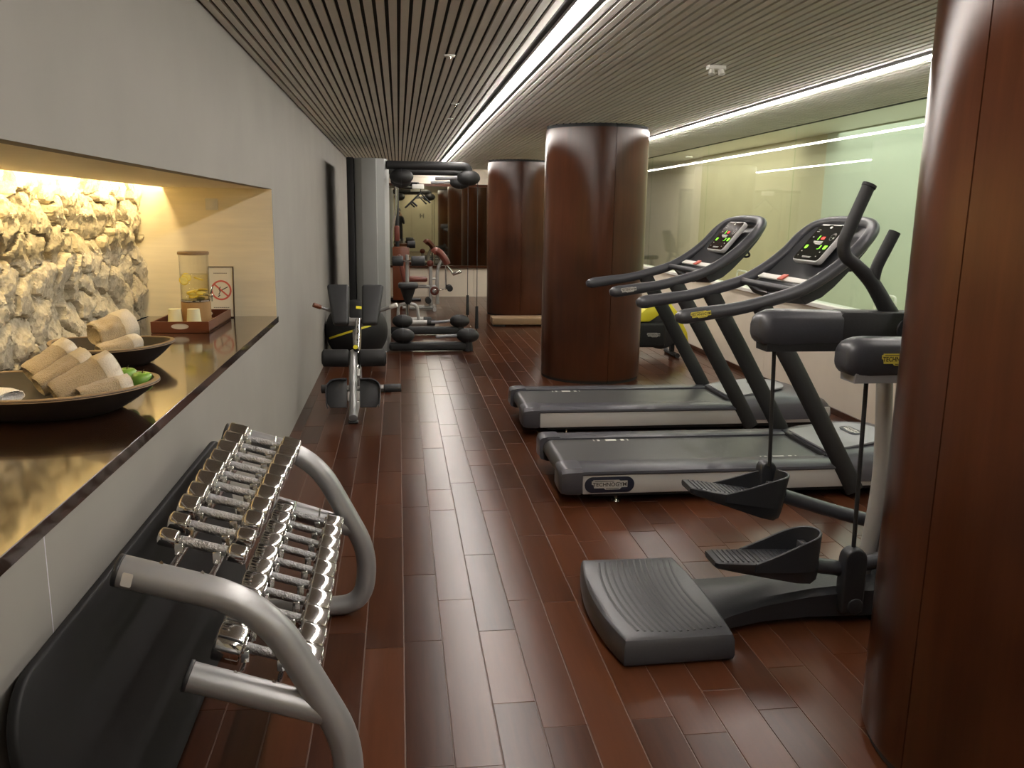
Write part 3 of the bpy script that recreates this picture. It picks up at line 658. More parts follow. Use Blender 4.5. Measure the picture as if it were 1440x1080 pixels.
def treadmill():
    T = thing('treadmill', 'treadmill nearest the camera, with the oval navy badge on its silver side', 'treadmill', (OX, OY, 0), group='treadmills facing the window')
    c = MB(); c.bx(OX+0.16, OX+2.30, OY-0.37, OY+0.37, 0.035, 0.175, 0.02); c.build('base_frame', 'rubber', T)
    for s in (-1, 1):
        c = MB(); c.prism([(0.105, 0.066), (2.36, 0.072), (2.36, 0.186), (0.105, 0.178)], frame((OX, OY+s*0.392-0.016, 0), (1, 0, 0), (0, 0, 1)) @ Matrix.Translation((0, 0, -0.032)), 0.032, 0.006); c.build('side_panel', 'silver', T)
        c = MB(); y0, y1 = s*0.252, s*0.420
        prof = [(y0, 0.176), (y1*0.985, 0.178), (y1, 0.186), (y1*0.995, 0.200), (y1*0.95, 0.213), (y0*1.02, 0.217), (y0, 0.214)]
        c.rings([[W(x, y, z) for y, z in prof] for x in (0.02, 1.63)]); c.build('side_rail', 'deckgrey', T)
        c = MB(); pr = []
        for x, k, dz in ((-0.028, 0.82, -0.02), (-0.016, 0.95, -0.006), (0.02, 1.0, 0.002), (0.085, 1.0, 0.004), (0.10, 1.0, 0.002)):
            pr.append([W(x, y, z) for y, z in ((s*0.256, 0.07-dz*1.5), (s*0.30, 0.062-dz*1.5), (s*0.405*k**0.3, 0.068-dz), (s*0.423*k**0.35, 0.10), (s*0.423*k**0.35, 0.195+dz), (s*0.405*k**0.35, 0.217+dz), (s*0.30, 0.222+dz), (s*0.256, 0.220+dz))])
        c.rings(pr); c.build('rear_cap', 'deckgrey', T)
        for x in (0.32, 2.05):
            c = MB(); c.cyl(W(x, s*0.33, 0.0), W(x, s*0.33, 0.010), 0.028, 0.022, 18); c.cyl(W(x, s*0.33, 0.008), W(x, s*0.33, 0.09), 0.008, seg=12)
            c.build('levelling_foot', 'chrome', T)
        c = MB(); pth = [W(1.735, s*0.405, 0.045), W(1.62, s*0.405, 0.245), W(1.30, s*0.398, 0.78), W(1.085, s*0.388, 1.125)]
        c.tube(pth, 0.055, 16, rr=(1.0, 0.52), up=(1, 0, 0)); c.build('upright', 'rubber', T)
    # belt wraps the rear roller
    c = MB(); pr = [(0.06, 0.100)]+[(0.045-0.052*math.cos(math.radians(a)), 0.151-0.052*math.sin(math.radians(a))) for a in range(-80, 91, 17)][::-1]
    pr = [(0.10, 0.098)]+[(0.045+0.053*math.cos(math.radians(a)), 0.152+0.053*math.sin(math.radians(a))) for a in range(260, 89, -17)]+[(1.63, 0.205), (1.63, 0.185), (0.10, 0.185)]
    c.prism(pr, frame(W(0, 0.249, 0), (1, 0, 0), (0, 0, 1)), 0.498); c.build('belt', 'belt', T, 25)
    for x0, yy in ((0.42, 0.222), (1.34, -0.222)):
        for dx, wd in ((-0.11, 0.008), (-0.08, 0.016), (0.0, 0.070), (0.075, 0.022), (0.11, 0.008)): MB().box(W(x0+dx, yy, 0.2054), (wd, 0.036, 0.0008)).build('belt_marking', 'label', T)
    # motor hood
    def hr(x, hw, z): return [W(x, y*hw, zz) for y, zz in ((-1, 0.10), (-1.0, z-0.055), (-0.95, z-0.02), (-0.80, z), (0, z+0.006), (0.80, z), (0.95, z-0.02), (1.0, z-0.055), (1, 0.10))]
    c = MB(); c.rings([hr(1.615, 0.40, 0.222), hr(1.75, 0.415, 0.250), hr(2.0, 0.425, 0.272), hr(2.22, 0.410, 0.262), hr(2.36, 0.37, 0.225), hr(2.41, 0.33, 0.185)]); hood = c.build('motor_hood', 'deckgrey', T, 50)
    poly = [(1.622, -0.25), (1.622, 0.25)]+[(1.88+0.26*math.sin(math.radians(a))*1.0, 0.24*math.cos(math.radians(a))) for a in range(0, 181, 12)]
    bot = [W(x, y, 0) for x, y in poly]
    zt = lambda x: 0.232+(min(x, 2.0)-1.615)*0.14-max(0, x-2.0)*0.02
    c = MB(); c.rings([[V((p.x, p.y, zt(p.x-OX)+0.002)) for p in bot], [V((p.x, p.y, zt(p.x-OX)+0.012)) for p in bot]]); c.build('hood_panel', 'midgrey', hood, 30)
    c = MB(); fb = frame(W(1.93, 0.03, 0.290), (0, -1, 0), (1, 0, 0.1)); c.prism(rrect(0.20, 0.075, 0.036, 8), fb, 0.003, 0.001); bo = c.build('oval_badge', 'pill', hood)
    c = MB(); badge_plate(c, fb @ V((0, 0, 0.003)), (0, -1, 0), (1, 0, 0.1), 0.15, 0.045); b2 = c.build('badge_plate', 'label', hood); wordmark(fb @ V((0, 0, 0.0047)), (0, -1, 0), (1, 0, 0.1), 0.15, 0.045, b2)
    c = MB(); c.box(W(1.612, 0, 0.212), (0.018, 0.54, 0.024), None, 0.004); c.build('belt_slot', 'black', T)
    # handrail loop
    side = [(0.625, 1.062), (0.78, 1.085), (0.96, 1.112), (1.15, 1.160), (1.31, 1.213), (1.455, 1.297), (1.575, 1.392), (1.665, 1.487)]
    hp = [W(x, -0.388, z) for x, z in side]+[W(1.735, -0.33, 1.555), W(1.765, -0.20, 1.580), W(1.772, 0, 1.585), W(1.765, 0.20, 1.580), W(1.735, 0.33, 1.555)]+[W(x, 0.388, z) for x, z in side[::-1]]
    sp = smooth_path(hp, 5); rad = [0.036]*len(sp); rad[0] = rad[-1] = 0.016; rad[1] = rad[-2] = 0.031
    sp = [sp[0]+(sp[0]-sp[1]).normalized()*0.028]+[sp[0]]+sp[1:-1]+[sp[-1]]+[sp[-1]+(sp[-1]-sp[-2]).normalized()*0.028]
    rad = [0.020, 0.037]+[0.042-0.006*min(1, min(i, len(sp)-5-i)/9) for i in range(len(sp)-4)]+[0.037, 0.020]
    c = MB(); c.tube(sp, rad, 18); hrail = c.build('handrail', 'greyplastic', T, 60)
    # dashboard
    sec = [(1.31, 1.165, 0.36), (1.40, 1.205, 0.36), (1.47, 1.262, 0.355), (1.56, 1.352, 0.345), (1.66, 1.470, 0.335), (1.72, 1.535, 0.29), (1.745, 1.56, 0.20)]
    c = MB(); c.rings([[W(x+dx, y*hw, z+dz) for y, dx, dz in ((-1, 0, 0.02), (-0.6, 0.012, -0.008), (0, 0.016, -0.012), (0.6, 0.012, -0.008), (1, 0, 0.02), (1, 0.05, -0.035), (0, 0.075, -0.06), (-1, 0.05, -0.035))] for x, z, hw in sec]); con = c.build('console', 'plastic', T, 45)
    c = MB(); c.box(W(1.385, 0, 1.247), (0.045, 0.64, 0.012), (0, -0.5, 0), 0.004); c.build('tray_strip', 'label', con)
    c = MB(); c.box(W(1.372, -0.02, 1.258), (0.055, 0.05, 0.010), (0, -0.5, 0.1), 0.003); c.build('safety_clip', 'redpaint', con)
    c = MB(); c.tube([W(1.285, -0.372, 1.205), W(1.285, 0.372, 1.205)], 0.021, 14); c.build('grip_bar', 'plastic', T)
    c = MB(); c.tube(smooth_path([W(1.285, 0.0, 1.186), W(1.30, -0.03, 1.13), W(1.33, -0.10, 1.12), W(1.36, -0.13, 1.18)], 5), 0.004, 6); c.build('cord', 'rubber', T)
    c = MB(); c.tube(fillet([W(1.62, -0.24, 1.34), W(1.66, -0.25, 1.31), W(1.69, -0.27, 1.325), W(1.66, -0.27, 1.36)], 0.02, 4), 0.008, 8); c.build('hook', 'plastic', T)
    # display: d(s,t) maps the screen, s 0..1 from its left, t 0..1 upwards
    b0, t0 = W(1.508, 0, 1.350), W(1.688, 0, 1.568); up = (t0-b0).normalized(); nn = V((-up.z, 0, up.x)); Hh = (t0-b0).length; Ww = 0.325
    FD = frame((b0+t0)/2, (0, -1, 0), up)
    if FD.col[2].to_3d().dot(nn) < 0: raise ValueError
    c = MB(); c.prism(rrect(Ww, Hh, 0.030, 6), FD @ Matrix.Translation((0, 0, -0.028)), 0.034, 0.006); ds = c.build('display', 'silver', T)
    c = MB(); c.prism(rrect(Ww-0.018, Hh-0.018, 0.024, 6), FD @ Matrix.Translation((0, 0, 0.004)), 0.0035); c.build('screen', 'screen', ds)
    def bar(m, s, t, w_, h_, sk=0.0, z=0.0076):
        x, y = (s-0.5)*Ww, (t-0.5)*Hh; m.prism([(x-w_/2, y-h_/2), (x+w_/2, y-h_/2), (x+w_/2, y+h_/2), (x-w_/2, y+h_/2)], FD @ Matrix.Translation((0, 0, z)), 0.0006)
    for s, t, w_, h_ in ((0.17, 0.375, 0.030, 0.024), (0.68, 0.385, 0.010, 0.024), (0.86, 0.385, 0.034, 0.024), (0.37, 0.62, 0.009, 0.032), (0.17, 0.325, 0.022, 0.002), (0.64, 0.33, 0.022, 0.002), (0.86, 0.33, 0.022, 0.002)): c = MB(); bar(c, s, t, w_, h_); c.build('green_readout', 'gled', ds)
    c = MB(); bar(c, 0.53, 0.615, 0.036, 0.020); bar(c, 0.46, 0.615, 0.006, 0.006); c.build('red_readout', 'rled', ds)
    c = MB()
    for s, t, w_, h_ in ((0.45, 0.52, 0.110, 0.007), (0.47, 0.485, 0.10, 0.006), (0.5, 0.455, 0.07, 0.005), (0.16, 0.83, 0.026, 0.003), (0.15, 0.78, 0.03, 0.003), (0.14, 0.63, 0.014, 0.006), (0.14, 0.25, 0.010, 0.006), (0.82, 0.25, 0.010, 0.006), (0.12, 0.14, 0.010, 0.005), (0.80, 0.14, 0.010, 0.005), (0.84, 0.72, 0.014, 0.004), (0.87, 0.63, 0.010, 0.010), (0.80, 0.64, 0.010, 0.003), (0.48, 0.12, 0.11, 0.003), (0.48, 0.095, 0.10, 0.003), (0.25, 0.955, 0.08, 0.004), (0.66, 0.955, 0.09, 0.004)): bar(c, s, t, w_, h_)
    c.prism([(0.016*math.cos(2*PI*k/20), 0.008*math.sin(2*PI*k/20)) for k in range(20)], FD @ Matrix.Translation((0.0, 0.4*Hh, 0.0076)), 0.0006)
    for R, cx, cy in ((0.026, 0.33*Ww, 0.16*Hh), ):
        for k in range(20): c.box(FD @ V((cx+R*math.cos(2*PI*k/20), cy+R*math.sin(2*PI*k/20), 0.0078)), (0.003, 0.003, 0.003))
    c.build('printed_labels', 'label', ds)
    return T, hrail
T1, hr1 = treadmill()
T2 = dup(T1); T2.location = (OX+0.008, OY+1.50, 0); T2['label'] = 'second treadmill, farther back beside the round column, with no badge on its side'
# only the near treadmill shows the side badge; both have plates on the near handrail end
side1 = [o for o in T1.children if o.name.startswith('side_panel')][0]
c = MB(); fb = frame(W(0.258, -0.4095, 0.122), (1, 0, 0), (0, 0, 1)); c.prism(rrect(0.285, 0.092, 0.0455, 10), fb, 0.003, 0.001); pl = c.build('oval_badge', 'pill', T1)
c = MB(); badge_plate(c, fb @ V((0, 0, 0.0028)), (1, 0, 0), (0, 0, 1), 0.205, 0.056); c.build('badge_plate', 'badgegrey', pl)
wordmark(fb @ V((0, 0, 0.0046)), (1, 0, 0), (0, 0, 1), 0.205, 0.056, pl)
for T, m_, off in ((T1, 'badge', V((0, 0, 0))), (T2, 'badgegrey', V((0.008, 1.50, 0)))):
    WORLD[T.name] = Matrix.Translation(T.location)
    c = MB(); o_ = W(0.725, -0.4282, 1.082)+off; badge_plate(c, o_, (1, 0, 0.14), (-0.14, 0, 1), 0.115, 0.036, 0.002); b = c.build('rail_badge', m_, T); wordmark(o_+V((0, -0.0021, 0)), (1, 0, 0.14), (-0.14, 0, 1), 0.115, 0.036, b)

# ------------------------------------------------------------------ cross trainer beside the near column
EL = thing('cross_trainer', 'dark grey elliptical cross trainer with two foot pedals, half hidden by the near column', 'cross trainer', (1.55, 3.05, 0))
YC = 3.05
def plan(k, z):
    pts = []
    for i in range(13):
        a = -1+2*i/12; pts.append((0.785-0.045*(1-a*a), YC-a*0.375))          # bulged rear edge, far to near
    for i in range(13):
        a = -1+2*i/12; pts.append((1.205+0.018*(1-a*a), YC+a*0.365))
    cx = 1.0; return [V((cx+(x-cx)*k, YC+(y-YC)*k, z)) for x, y in pts]
c = MB(); c.rings([plan(0.94, 0.0), plan(0.985, 0.012), plan(1.0, 0.03), plan(0.99, 0.085), plan(0.965, 0.104), plan(0.92, 0.111)]); c.build('rear_platform', 'greyplastic', EL, 30)
c = MB()
for i in range(13):
    x0 = 0.852+i*0.0265; hw = 0.305+0.018*math.sin(i/12*PI)
    c.tube([V((x0-0.036*(1-(a/1.0)**2), YC+a*hw, 0.1105)) for a in [-1+2*j/10 for j in range(11)]], 0.0065, 6, rr=(0.6, 1.0), up=(0, 0, 1))
o = c.build('tread_ribs', 'plastic', EL, 60); o['kind'] = 'stuff'
def bs(x, hw, z0, z1): return [V((x, YC+y*hw, z)) for y, z in ((-1, z0), (-1, z1-0.03), (-0.8, z1-0.006), (0, z1), (0.8, z1-0.006), (1, z1-0.03), (1, z0))]
c = MB(); c.rings([bs(1.17, 0.20, 0.02, 0.095), bs(1.28, 0.16, 0.025, 0.108), bs(1.42, 0.13, 0.03, 0.125), bs(1.62, 0.12, 0.035, 0.150), bs(1.85, 0.12, 0.03, 0.165), bs(2.45, 0.12, 0.02, 0.17)]); c.build('base_beam', 'plastic', EL, 40)
c = MB(); c.rings([[V((x, YC+y, z)) for x, z in ((1.98+i*0.0, 0.10), (1.99, 0.42), (2.12, 0.62), (2.40, 0.66), (2.58, 0.45), (2.60, 0.06))] for i, y in enumerate((-0.10, 0.10))]); c.build('drive_housing', 'greyplastic', EL, 30)
c = MB(); c.bx(2.46, 2.58, YC-0.32, YC+0.32, 0.0, 0.07, 0.02); c.build('front_foot', 'plastic', EL)
for s in (-1, 1): MB().cyl((2.16, YC+s*0.10, 0.36), (2.16, YC+s*0.16, 0.36), 0.11, seg=32, bev=0.01).build('crank_disc', 'plastic', EL)
c = MB(); c.tube(smooth_path([(1.895, YC, 0.12), (1.918, YC, 0.30), (1.936, YC, 0.55), (1.925, YC, 0.80), (1.905, YC, 1.03)], 5), 0.032, 18); c.build('mast', 'steelwarm', EL)
c = MB(); c.tube(smooth_path([(1.905, YC, 1.02), (1.98, YC, 1.10), (2.10, YC, 1.25), (2.19, YC, 1.42)], 5), 0.036, 18); c.build('console_neck', 'plastic', EL)
c = MB(); c.prism(rrect(0.34, 0.30, 0.08, 6), frame((2.20, YC, 1.47), (0, -1, 0), (0.45, 0, 0.9)) @ Matrix.Translation((0, 0, -0.03)), 0.06, 0.02); con = c.build('console', 'plastic', EL)
c = MB(); c.prism(rrect(0.26, 0.22, 0.03, 6), frame((2.20, YC, 1.47), (0, -1, 0), (0.45, 0, 0.9)) @ Matrix.Translation((0, 0, 0.029)), 0.004); c.build('screen', 'screen', con)
def pedal(yc, x, z, pitch, name):
    L = Matrix.Translation((x, yc, z)) @ Matrix.Rotation(pitch, 4, 'Y')       # local x runs from heel to toe
    c = MB(); secs = []
    for u, hw, zb in ((0.0, 0.055, -0.018), (0.012, 0.066, -0.026), (0.10, 0.075, -0.042), (0.24, 0.080, -0.066), (0.34, 0.078, -0.084), (0.40, 0.066, -0.090), (0.432, 0.040, -0.080)):
        secs.append([L @ V((u, y*hw, zz)) for y, zz in ((-1, 0), (-0.96, zb*0.6), (-0.75, zb), (0.75, zb), (0.96, zb*0.6), (1, 0), (0.92, 0.004), (-0.92, 0.004))])
    c.rings(secs); pd = c.build('pedal', 'plastic', EL, 35)
    c = MB(); out = []
    path = [(0.155, -0.0785), (0.24, -0.080), (0.33, -0.078), (0.385, -0.068), (0.420, -0.044), (0.436, 0), (0.420, 0.044), (0.385, 0.068), (0.33, 0.078), (0.24, 0.080), (0.155, 0.0785)]
    hts = [0.004, 0.040, 0.082, 0.102, 0.112, 0.115, 0.112, 0.102, 0.082, 0.040, 0.004]
    sp = smooth_path([(a, b, h) for (a, b), h in zip(path, hts)], 4)
    for i, p in enumerate(sp):
        q = sp[max(i-1, 0)]; r_ = sp[min(i+1, len(sp)-1)]; t = (r_-q); t.z = 0; t.normalize(); n = V((t.y, -t.x, 0))*0.005; b = V((p.x, p.y, -0.03))
        out.append([L @ (b+n), L @ (p+n+V((0, 0, -0.002))), L @ (p+n*0.4+V((0, 0, 0.001))), L @ (p-n*0.4+V((0, 0, 0.001))), L @ (p-n+V((0, 0, -0.002))), L @ (b-n)])
    c.rings(out); c.build('toe_guard', 'plastic', pd, 40)
    c = MB()
    for k in range(15):
        u = 0.03+k*0.0205; c.box(L @ V((u, 0, 0.0055)), (0.007, 0.118, 0.006), L.to_3x3(), 0.0015, 1)
    o = c.build('tread_ribs', 'greyplastic', pd); o['kind'] = 'stuff'
    c = MB(); c.box(L @ V((0.385, 0.02, 0.030)), (0.03, 0.045, 0.055), L.to_3x3(), 0.004); c.build('toe_block', 'greyplastic', pd)
pedal(2.93, 1.185, 0.308, math.radians(2.5), 'near'); pedal(3.27, 1.195, 0.492, math.radians(10), 'far')
def link(y, pts, blk, rod, r=0.031):
    c = MB(); c.tube(smooth_path(pts, 4), r, 14); c.build('pedal_arm', 'greyplastic', EL)
    (x, z0, z1, w_) = blk
    c = MB(); poly = [(-w_/2, z0), (w_/2, z0)]+[(w_/2*math.cos(math.radians(a)), z1-w_/2+w_/2*math.sin(math.radians(a))) for a in range(0, 181, 20)]
    c.prism(poly, frame((x, y-0.035 if y < 3.1 else y+0.055, 0), (1, 0, 0), (0, 0, 1)) @ Matrix.Translation((0, 0, -0.055)), 0.06, 0.010, 3); bo = c.build('link_block', 'plastic', EL)
    MB().cyl((x+0.01, y-0.045, z0+0.03), (x+0.01, y-0.028, z0+0.03), 0.034, seg=24, bev=0.006).build('pivot_cap', 'plastic', bo)
    MB().tube(rod, 0.0085, 10).build('link_rod', 'rubber', EL)
link(2.93, [(1.59, 2.93, 0.262), (1.68, 2.935, 0.245), (1.80, 2.95, 0.235), (2.16, 2.94, 0.33)], (1.775, 0.060, 0.330, 0.095), [(1.775, 2.925, 0.31), (1.758, 2.925, 1.00)])
link(3.27, [(1.63, 3.27, 0.428), (1.70, 3.268, 0.405), (1.90, 3.25, 0.345), (2.16, 3.20, 0.285)], (1.585, 0.42, 0.565, 0.075), [(1.580, 3.31, 0.55), (1.545, 3.28, 1.10)])
def arm_cover(y, x0, x1, z, tilt, badge):
    c = MB(); S = []; L = Matrix.Translation((x0, y, z)) @ Matrix.Rotation(tilt, 4, 'Y')
    for u, k in ((0.0, 0.35), (0.006, 0.60), (0.022, 0.82), (0.05, 0.96), (0.09, 1.0), (x1-x0, 0.92)):
        S.append([L @ V((u, yy*0.062*(0.6+0.4*k), zz*0.082*k)) for yy, zz in ((-1, -0.62), (-1, 0.55), (-0.8, 0.88), (-0.3, 1), (0.3, 1), (0.8, 0.88), (1, 0.55), (1, -0.62), (0.75, -0.85), (-0.75, -0.85))])
    c.rings(S); o = c.build('arm_cover', 'greyplastic', EL, 50)
    c = MB(); c.rings([[L @ V((u, yy*0.057, zz)) for yy, zz in ((-1, -0.05), (1, -0.05), (0.9, -0.088), (-0.9, -0.088))] for u in (0.035, x1-x0)]); c.build('underside', 'midgrey' if badge else 'rubber', o)
    if badge:
        c = MB(); p = L @ V((0.195, -0.0628, 0.004)); badge_plate(c, p, (1, 0, -math.tan(tilt)), (0, 0, 1), 0.135, 0.045, 0.002); b = c.build('arm_badge', 'badge', o)
        wordmark(p+V((0, -0.0022, 0)), (1, 0, -math.tan(tilt)), (0, 0, 1), 0.135, 0.045, b)
arm_cover(2.925, 1.645, 2.00, 1.088, 0.0, True); arm_cover(3.26, 1.445, 1.80, 1.155, 0.0, False)
for y, x0, x1, z in ((2.925, 1.90, 2.32, 1.088), (3.26, 1.70, 2.14, 1.155)):
    c = MB(); c.prism([(x0, z-0.060), (x1, z-0.060), (x1, z+0.072), (x0+0.10, z+0.076)], frame((0, y+0.055, 0), (1, 0, 0), (0, 0, 1)), 0.11, 0.012); c.build('arm_beam', 'rubber', EL)
def swing_arm(y, dx, dz):
    P_ = lambda x, z: V((x+dx, y, z+dz))
    c = MB(); q = smooth_path([P_(2.085, 1.155), P_(2.02, 1.235), P_(1.94, 1.345), P_(1.86, 1.418), P_(1.815, 1.452), P_(1.800, 1.505), P_(1.825, 1.580), P_(1.885, 1.735)], 5)
    n = len(q); c.tube(q, [0.038-0.012*min(1, i/(n*0.45)) for i in range(n)], 16); a = c.build('swing_arm', 'rubber', EL)
    c = MB(); c.cyl(P_(1.883, 1.728), P_(1.889, 1.742), 0.0295, seg=20, bev=0.003); c.build('end_cap', 'rubber', a)
    c = MB(); q = smooth_path([P_(1.945, 1.345), P_(1.955, 1.410), P_(1.985, 1.480), P_(2.018, 1.553)], 5); c.tube(q, 0.0245, 16); c.build('fixed_grip', 'rubber', a)
    MB().cyl((2.085+dx, y-0.06, 1.155+dz), (2.085+dx, y+0.06, 1.155+dz), 0.05, seg=24, bev=0.008).build('pivot', 'plastic', EL)
swing_arm(3.26, 0.0, 0.0); swing_arm(2.925, 0.22, -0.067)

# ------------------------------------------------------------------ hyperextension bench by the left wall
BX = -0.362
B = thing('extension_bench', 'grey back extension bench with split hip pads and ankle rollers by the left wall', 'exercise bench', (BX, 6.95, 0))
c = MB(); c.tube(fillet([(BX, 6.375, 0.048), (BX, 6.45, 0.085), (BX-0.004, 6.56, 0.30), (BX-0.008, 6.76, 0.50)], 0.08, 6), 0.032, 18); c.build('main_beam', 'steel', B)
c = MB(); c.cyl((BX, 6.372, 0.046), (BX, 6.385, 0.053), 0.0345, seg=20, bev=0.004); c.build('end_cap', 'midgrey', B)
c = MB(); c.tube([(BX, 6.40, 0.03), (BX, 7.55, 0.035)], 0.03, 14); c.tube([(BX-0.28, 7.55, 0.035), (BX+0.28, 7.55, 0.035)], 0.033, 14); c.tube([(BX, 7.45, 0.04), (BX, 7.10, 0.62)], 0.03, 14); c.build('base', 'steel', B)
c = MB(); c.box((BX, 6.40, 0.010), (0.075, 0.05, 0.020), None, 0.006); c.build('rubber_foot', 'rubber', B)
c = MB(); c.tube([(BX+0.022, 6.66, 0.37), (BX+0.024, 7.04, 0.72)], 0.027, 16); sl = c.build('slide_tube', 'chrome', B)
for k in range(4): MB().cyl((BX+0.023, 6.80+k*0.05-0.016, 0.52+k*0.046+0.016), (BX+0.023, 6.80+k*0.05-0.021, 0.52+k*0.046+0.021), 0.006, seg=10).build('pin_hole', 'black', sl)
c = MB(); c.box((BX+0.024, 6.66, 0.355), (0.05, 0.05, 0.11), (-0.8, 0, 0), 0.006); c.build('collar', 'steelwarm', B)
c = MB(); c.cyl((BX+0.016, 6.76, 0.515), (BX+0.014, 6.70, 0.545), 0.022, seg=18, bev=0.003); kb = c.build('knob', 'rubber', B)
c = MB(); c.cyl((BX+0.0135, 6.695, 0.547), (BX+0.013, 6.690, 0.550), 0.018, seg=18); c.build('knob_cap', 'yellow', kb)
c = MB(); c.tube([(BX-0.24, 6.56, 0.235), (BX+0.30, 6.56, 0.243)], 0.019, 14); ax = c.build('grip_bar', 'steelwarm', B)
for a, b in ((-0.25, -0.165), (0.235, 0.37)): MB().cyl((BX+a, 6.56, 0.238), (BX+b, 6.56, 0.242), 0.034, seg=22, bev=0.006).build('grip', 'pad', ax)
for s in (-1, 1):
    # foot plate with a raised curved rim on its outer edge
    fr_ = frame((BX+s*0.125, 6.50, 0.205), (1, 0, 0), (0, 0.40, 0.92))
    c = MB(); poly = [(-0.075, -0.105), (0.05, -0.105), (0.075, -0.07), (0.08, 0.05), (0.05, 0.10), (0.0, 0.115), (-0.075, 0.115)]
    if s < 0: poly = [(-x, y) for x, y in poly][::-1]
    c.prism(poly, fr_, 0.014, 0.004); fp = c.build('foot_plate', 'pad', B)
    rim = [(-0.075, 0.112), (0.0, 0.112), (0.052, 0.095), (0.080, 0.045), (0.078, -0.06), (0.070, -0.105)]
    sp = smooth_path([(x*s, y, 0) for x, y in rim], 5)
    c = MB(); c.rings([[fr_ @ V((p.x*kx, p.y*kx, z)) for kx, z in ((0.97, -0.004), (1.05, -0.004), (1.05, 0.060), (0.97, 0.060))] for p in sp]); c.build('rim', 'greyplastic', fp, 40)
    c = MB(); c.box((BX+s*0.032, 6.505, 0.19), (0.03, 0.03, 0.075), (-0.3, 0, 0), 0.003); c.build('bracket', 'steelwarm', B)
    c = MB(); x0, x1 = BX+s*0.042, BX+s*0.248; c.cyl((x0, 6.74, 0.452), (x1, 6.74, 0.455), 0.070, seg=28, bev=0.014); rl_ = c.build('ankle_roller', 'rubber', B)
    MB().cyl((x1-s*0.002, 6.74, 0.455), (x1+s*0.006, 6.74, 0.455), 0.052, seg=24, bev=0.003).build('roller_cap', 'rubber', rl_)
    # hip pads, narrower at the bottom and tipped away
    cx = BX+s*0.123
    hw0, hw1 = 0.066, 0.098; c = MB(); m_ = frame((cx, 7.11, 0.835), (1, 0, 0), (0, 0.16, 0.34)); x_in = -s*0.072
    poly = [(x_in, -0.175), (x_in+s*0.13, -0.175), (x_in+s*0.185, 0.175), (x_in, 0.175)]
    if s < 0: poly = poly[::-1]
    c.prism(poly, m_ @ Matrix.Translation((0, 0, -0.03)), 0.075, 0.024, 4); c.build('hip_pad', 'pad', B)
    c = MB(); c.tube([(BX+s*0.03, 7.13, 0.70), (BX+s*0.12, 7.14, 0.76), (BX+s*0.235, 7.14, 0.80), (BX+s*0.33, 7.10, 0.835)], 0.016, 12); hb = c.build('side_handle', 'steel', B)
    MB().cyl((BX+s*0.285, 7.118, 0.818), (BX+s*0.345, 7.094, 0.842), 0.020, seg=16, bev=0.004).build('grip', 'whiteplastic' if s > 0 else 'orangewood', hb)
c = MB(); c.box((BX+0.015, 7.09, 0.70), (0.17, 0.06, 0.05), (0.4, 0, 0), 0.008); c.build('pad_bracket', 'steelwarm', B)
# black ball behind it
bc = V((-0.462, 9.22, 0.335)); G = thing('exercise_ball', 'big black exercise ball with yellow stripes on the floor behind the extension bench', 'exercise ball', (bc.x, bc.y, 0))
c = MB(); c.sph(bc, 0.335, 48); c.build('ball', 'mat', G)
def stripe(p, q, w_):
    c = MB(); out = []
    for i in range(17):
        u = i/16; d = (V(p)*(1-u)+V(q)*u).normalized(); t = (V(q)-V(p)).normalized(); n = d.cross(t).normalized()
        out.append([bc+(d+n*w_*k/0.335).normalized()*r_ for k, r_ in ((-1, 0.334), (-0.9, 0.3375), (0.9, 0.3375), (1, 0.334))])
    c.rings(out); c.build('stripe', 'yellow', G, 40)
stripe((-0.82, -0.50, -0.18), (0.46, -0.80, 0.26), 0.011); stripe((0.02, -0.56, 0.80), (0.42, -0.52, 0.72), 0.022)

# ------------------------------------------------------------------ cable wall machine with black arms
K = thing('cable_machine', 'tall grey cable training wall with black pulley arms at top and bottom', 'cable machine', (-0.30, 10.4, 0))
c = MB(); c.prism([(-0.482, 9.80), (-0.40, 9.735), (-0.24, 9.715), (-0.235, 9.735), (-0.15, 9.77), (-0.118, 9.86), (-0.112, 11.20), (-0.16, 11.30), (-0.482, 11.34)], Matrix.Translation((0, 0, 0.0)), 2.19, 0.006); c.build('casing', 'panelgrey', K, 30)
c = MB(); c.bx(-0.565, -0.486, 9.77, 11.36, 0, 2.195, 0.01); c.build('back_panel', 'mat', K)
for y in (9.84, 11.20):
    for z, top in ((2.125, True), (0.062, False)):
        c = MB()
        if top: c.tube(fillet([(-0.12, y, z), (0.80, y, z), (0.80, y, z-0.13)], 0.07, 5), 0.048, 18)
        else: c.bx(-0.12, 0.80, y-0.055, y+0.055, 0.012, 0.110, 0.03, 3); c.cyl((0.80, y, 0.0), (0.80, y, 0.16), 0.062, 0.052, 24, 0.01)
        arm = c.build('pulley_arm', 'rubber', K)
        for x in (0.04, 0.80):
            zc = z-0.125 if top else z+0.125
            c = MB(); c.sph((x, y, zc), (0.135, 0.105, 0.088), 32); pu = c.build('pulley_housing', 'rubber', arm)
            c = MB(); c.lathe([(0.0885, -0.004), (0.0895, 0), (0.0885, 0.004), (0.084, 0.004), (0.084, -0.004)], (x, y, zc), 40, Matrix.Rotation(PI/2, 4, 'Y') @ Matrix.Diagonal((1, 1.17, 1, 1))); c.build('seam_ring', 'greyplastic', pu)
        if top or True:
            zc = z-0.125 if top else z+0.125
            MB().cyl((0.42, y-0.02, zc-0.015), (0.67, y-0.01, zc), 0.020, seg=14, bev=0.004).build('handle_tube', 'midgrey', arm)
    for x in (0.905,):
        MB().cyl((x, y-0.01, 0.24), (x, y-0.01, 1.96), 0.0045, seg=8).build('cable', 'rubber', K)
        MB().cyl((x, y-0.01, 0.27), (x, y-0.01, 0.535), 0.021, 0.017, 16, 0.004).build('cable_grip', 'rubber', K)

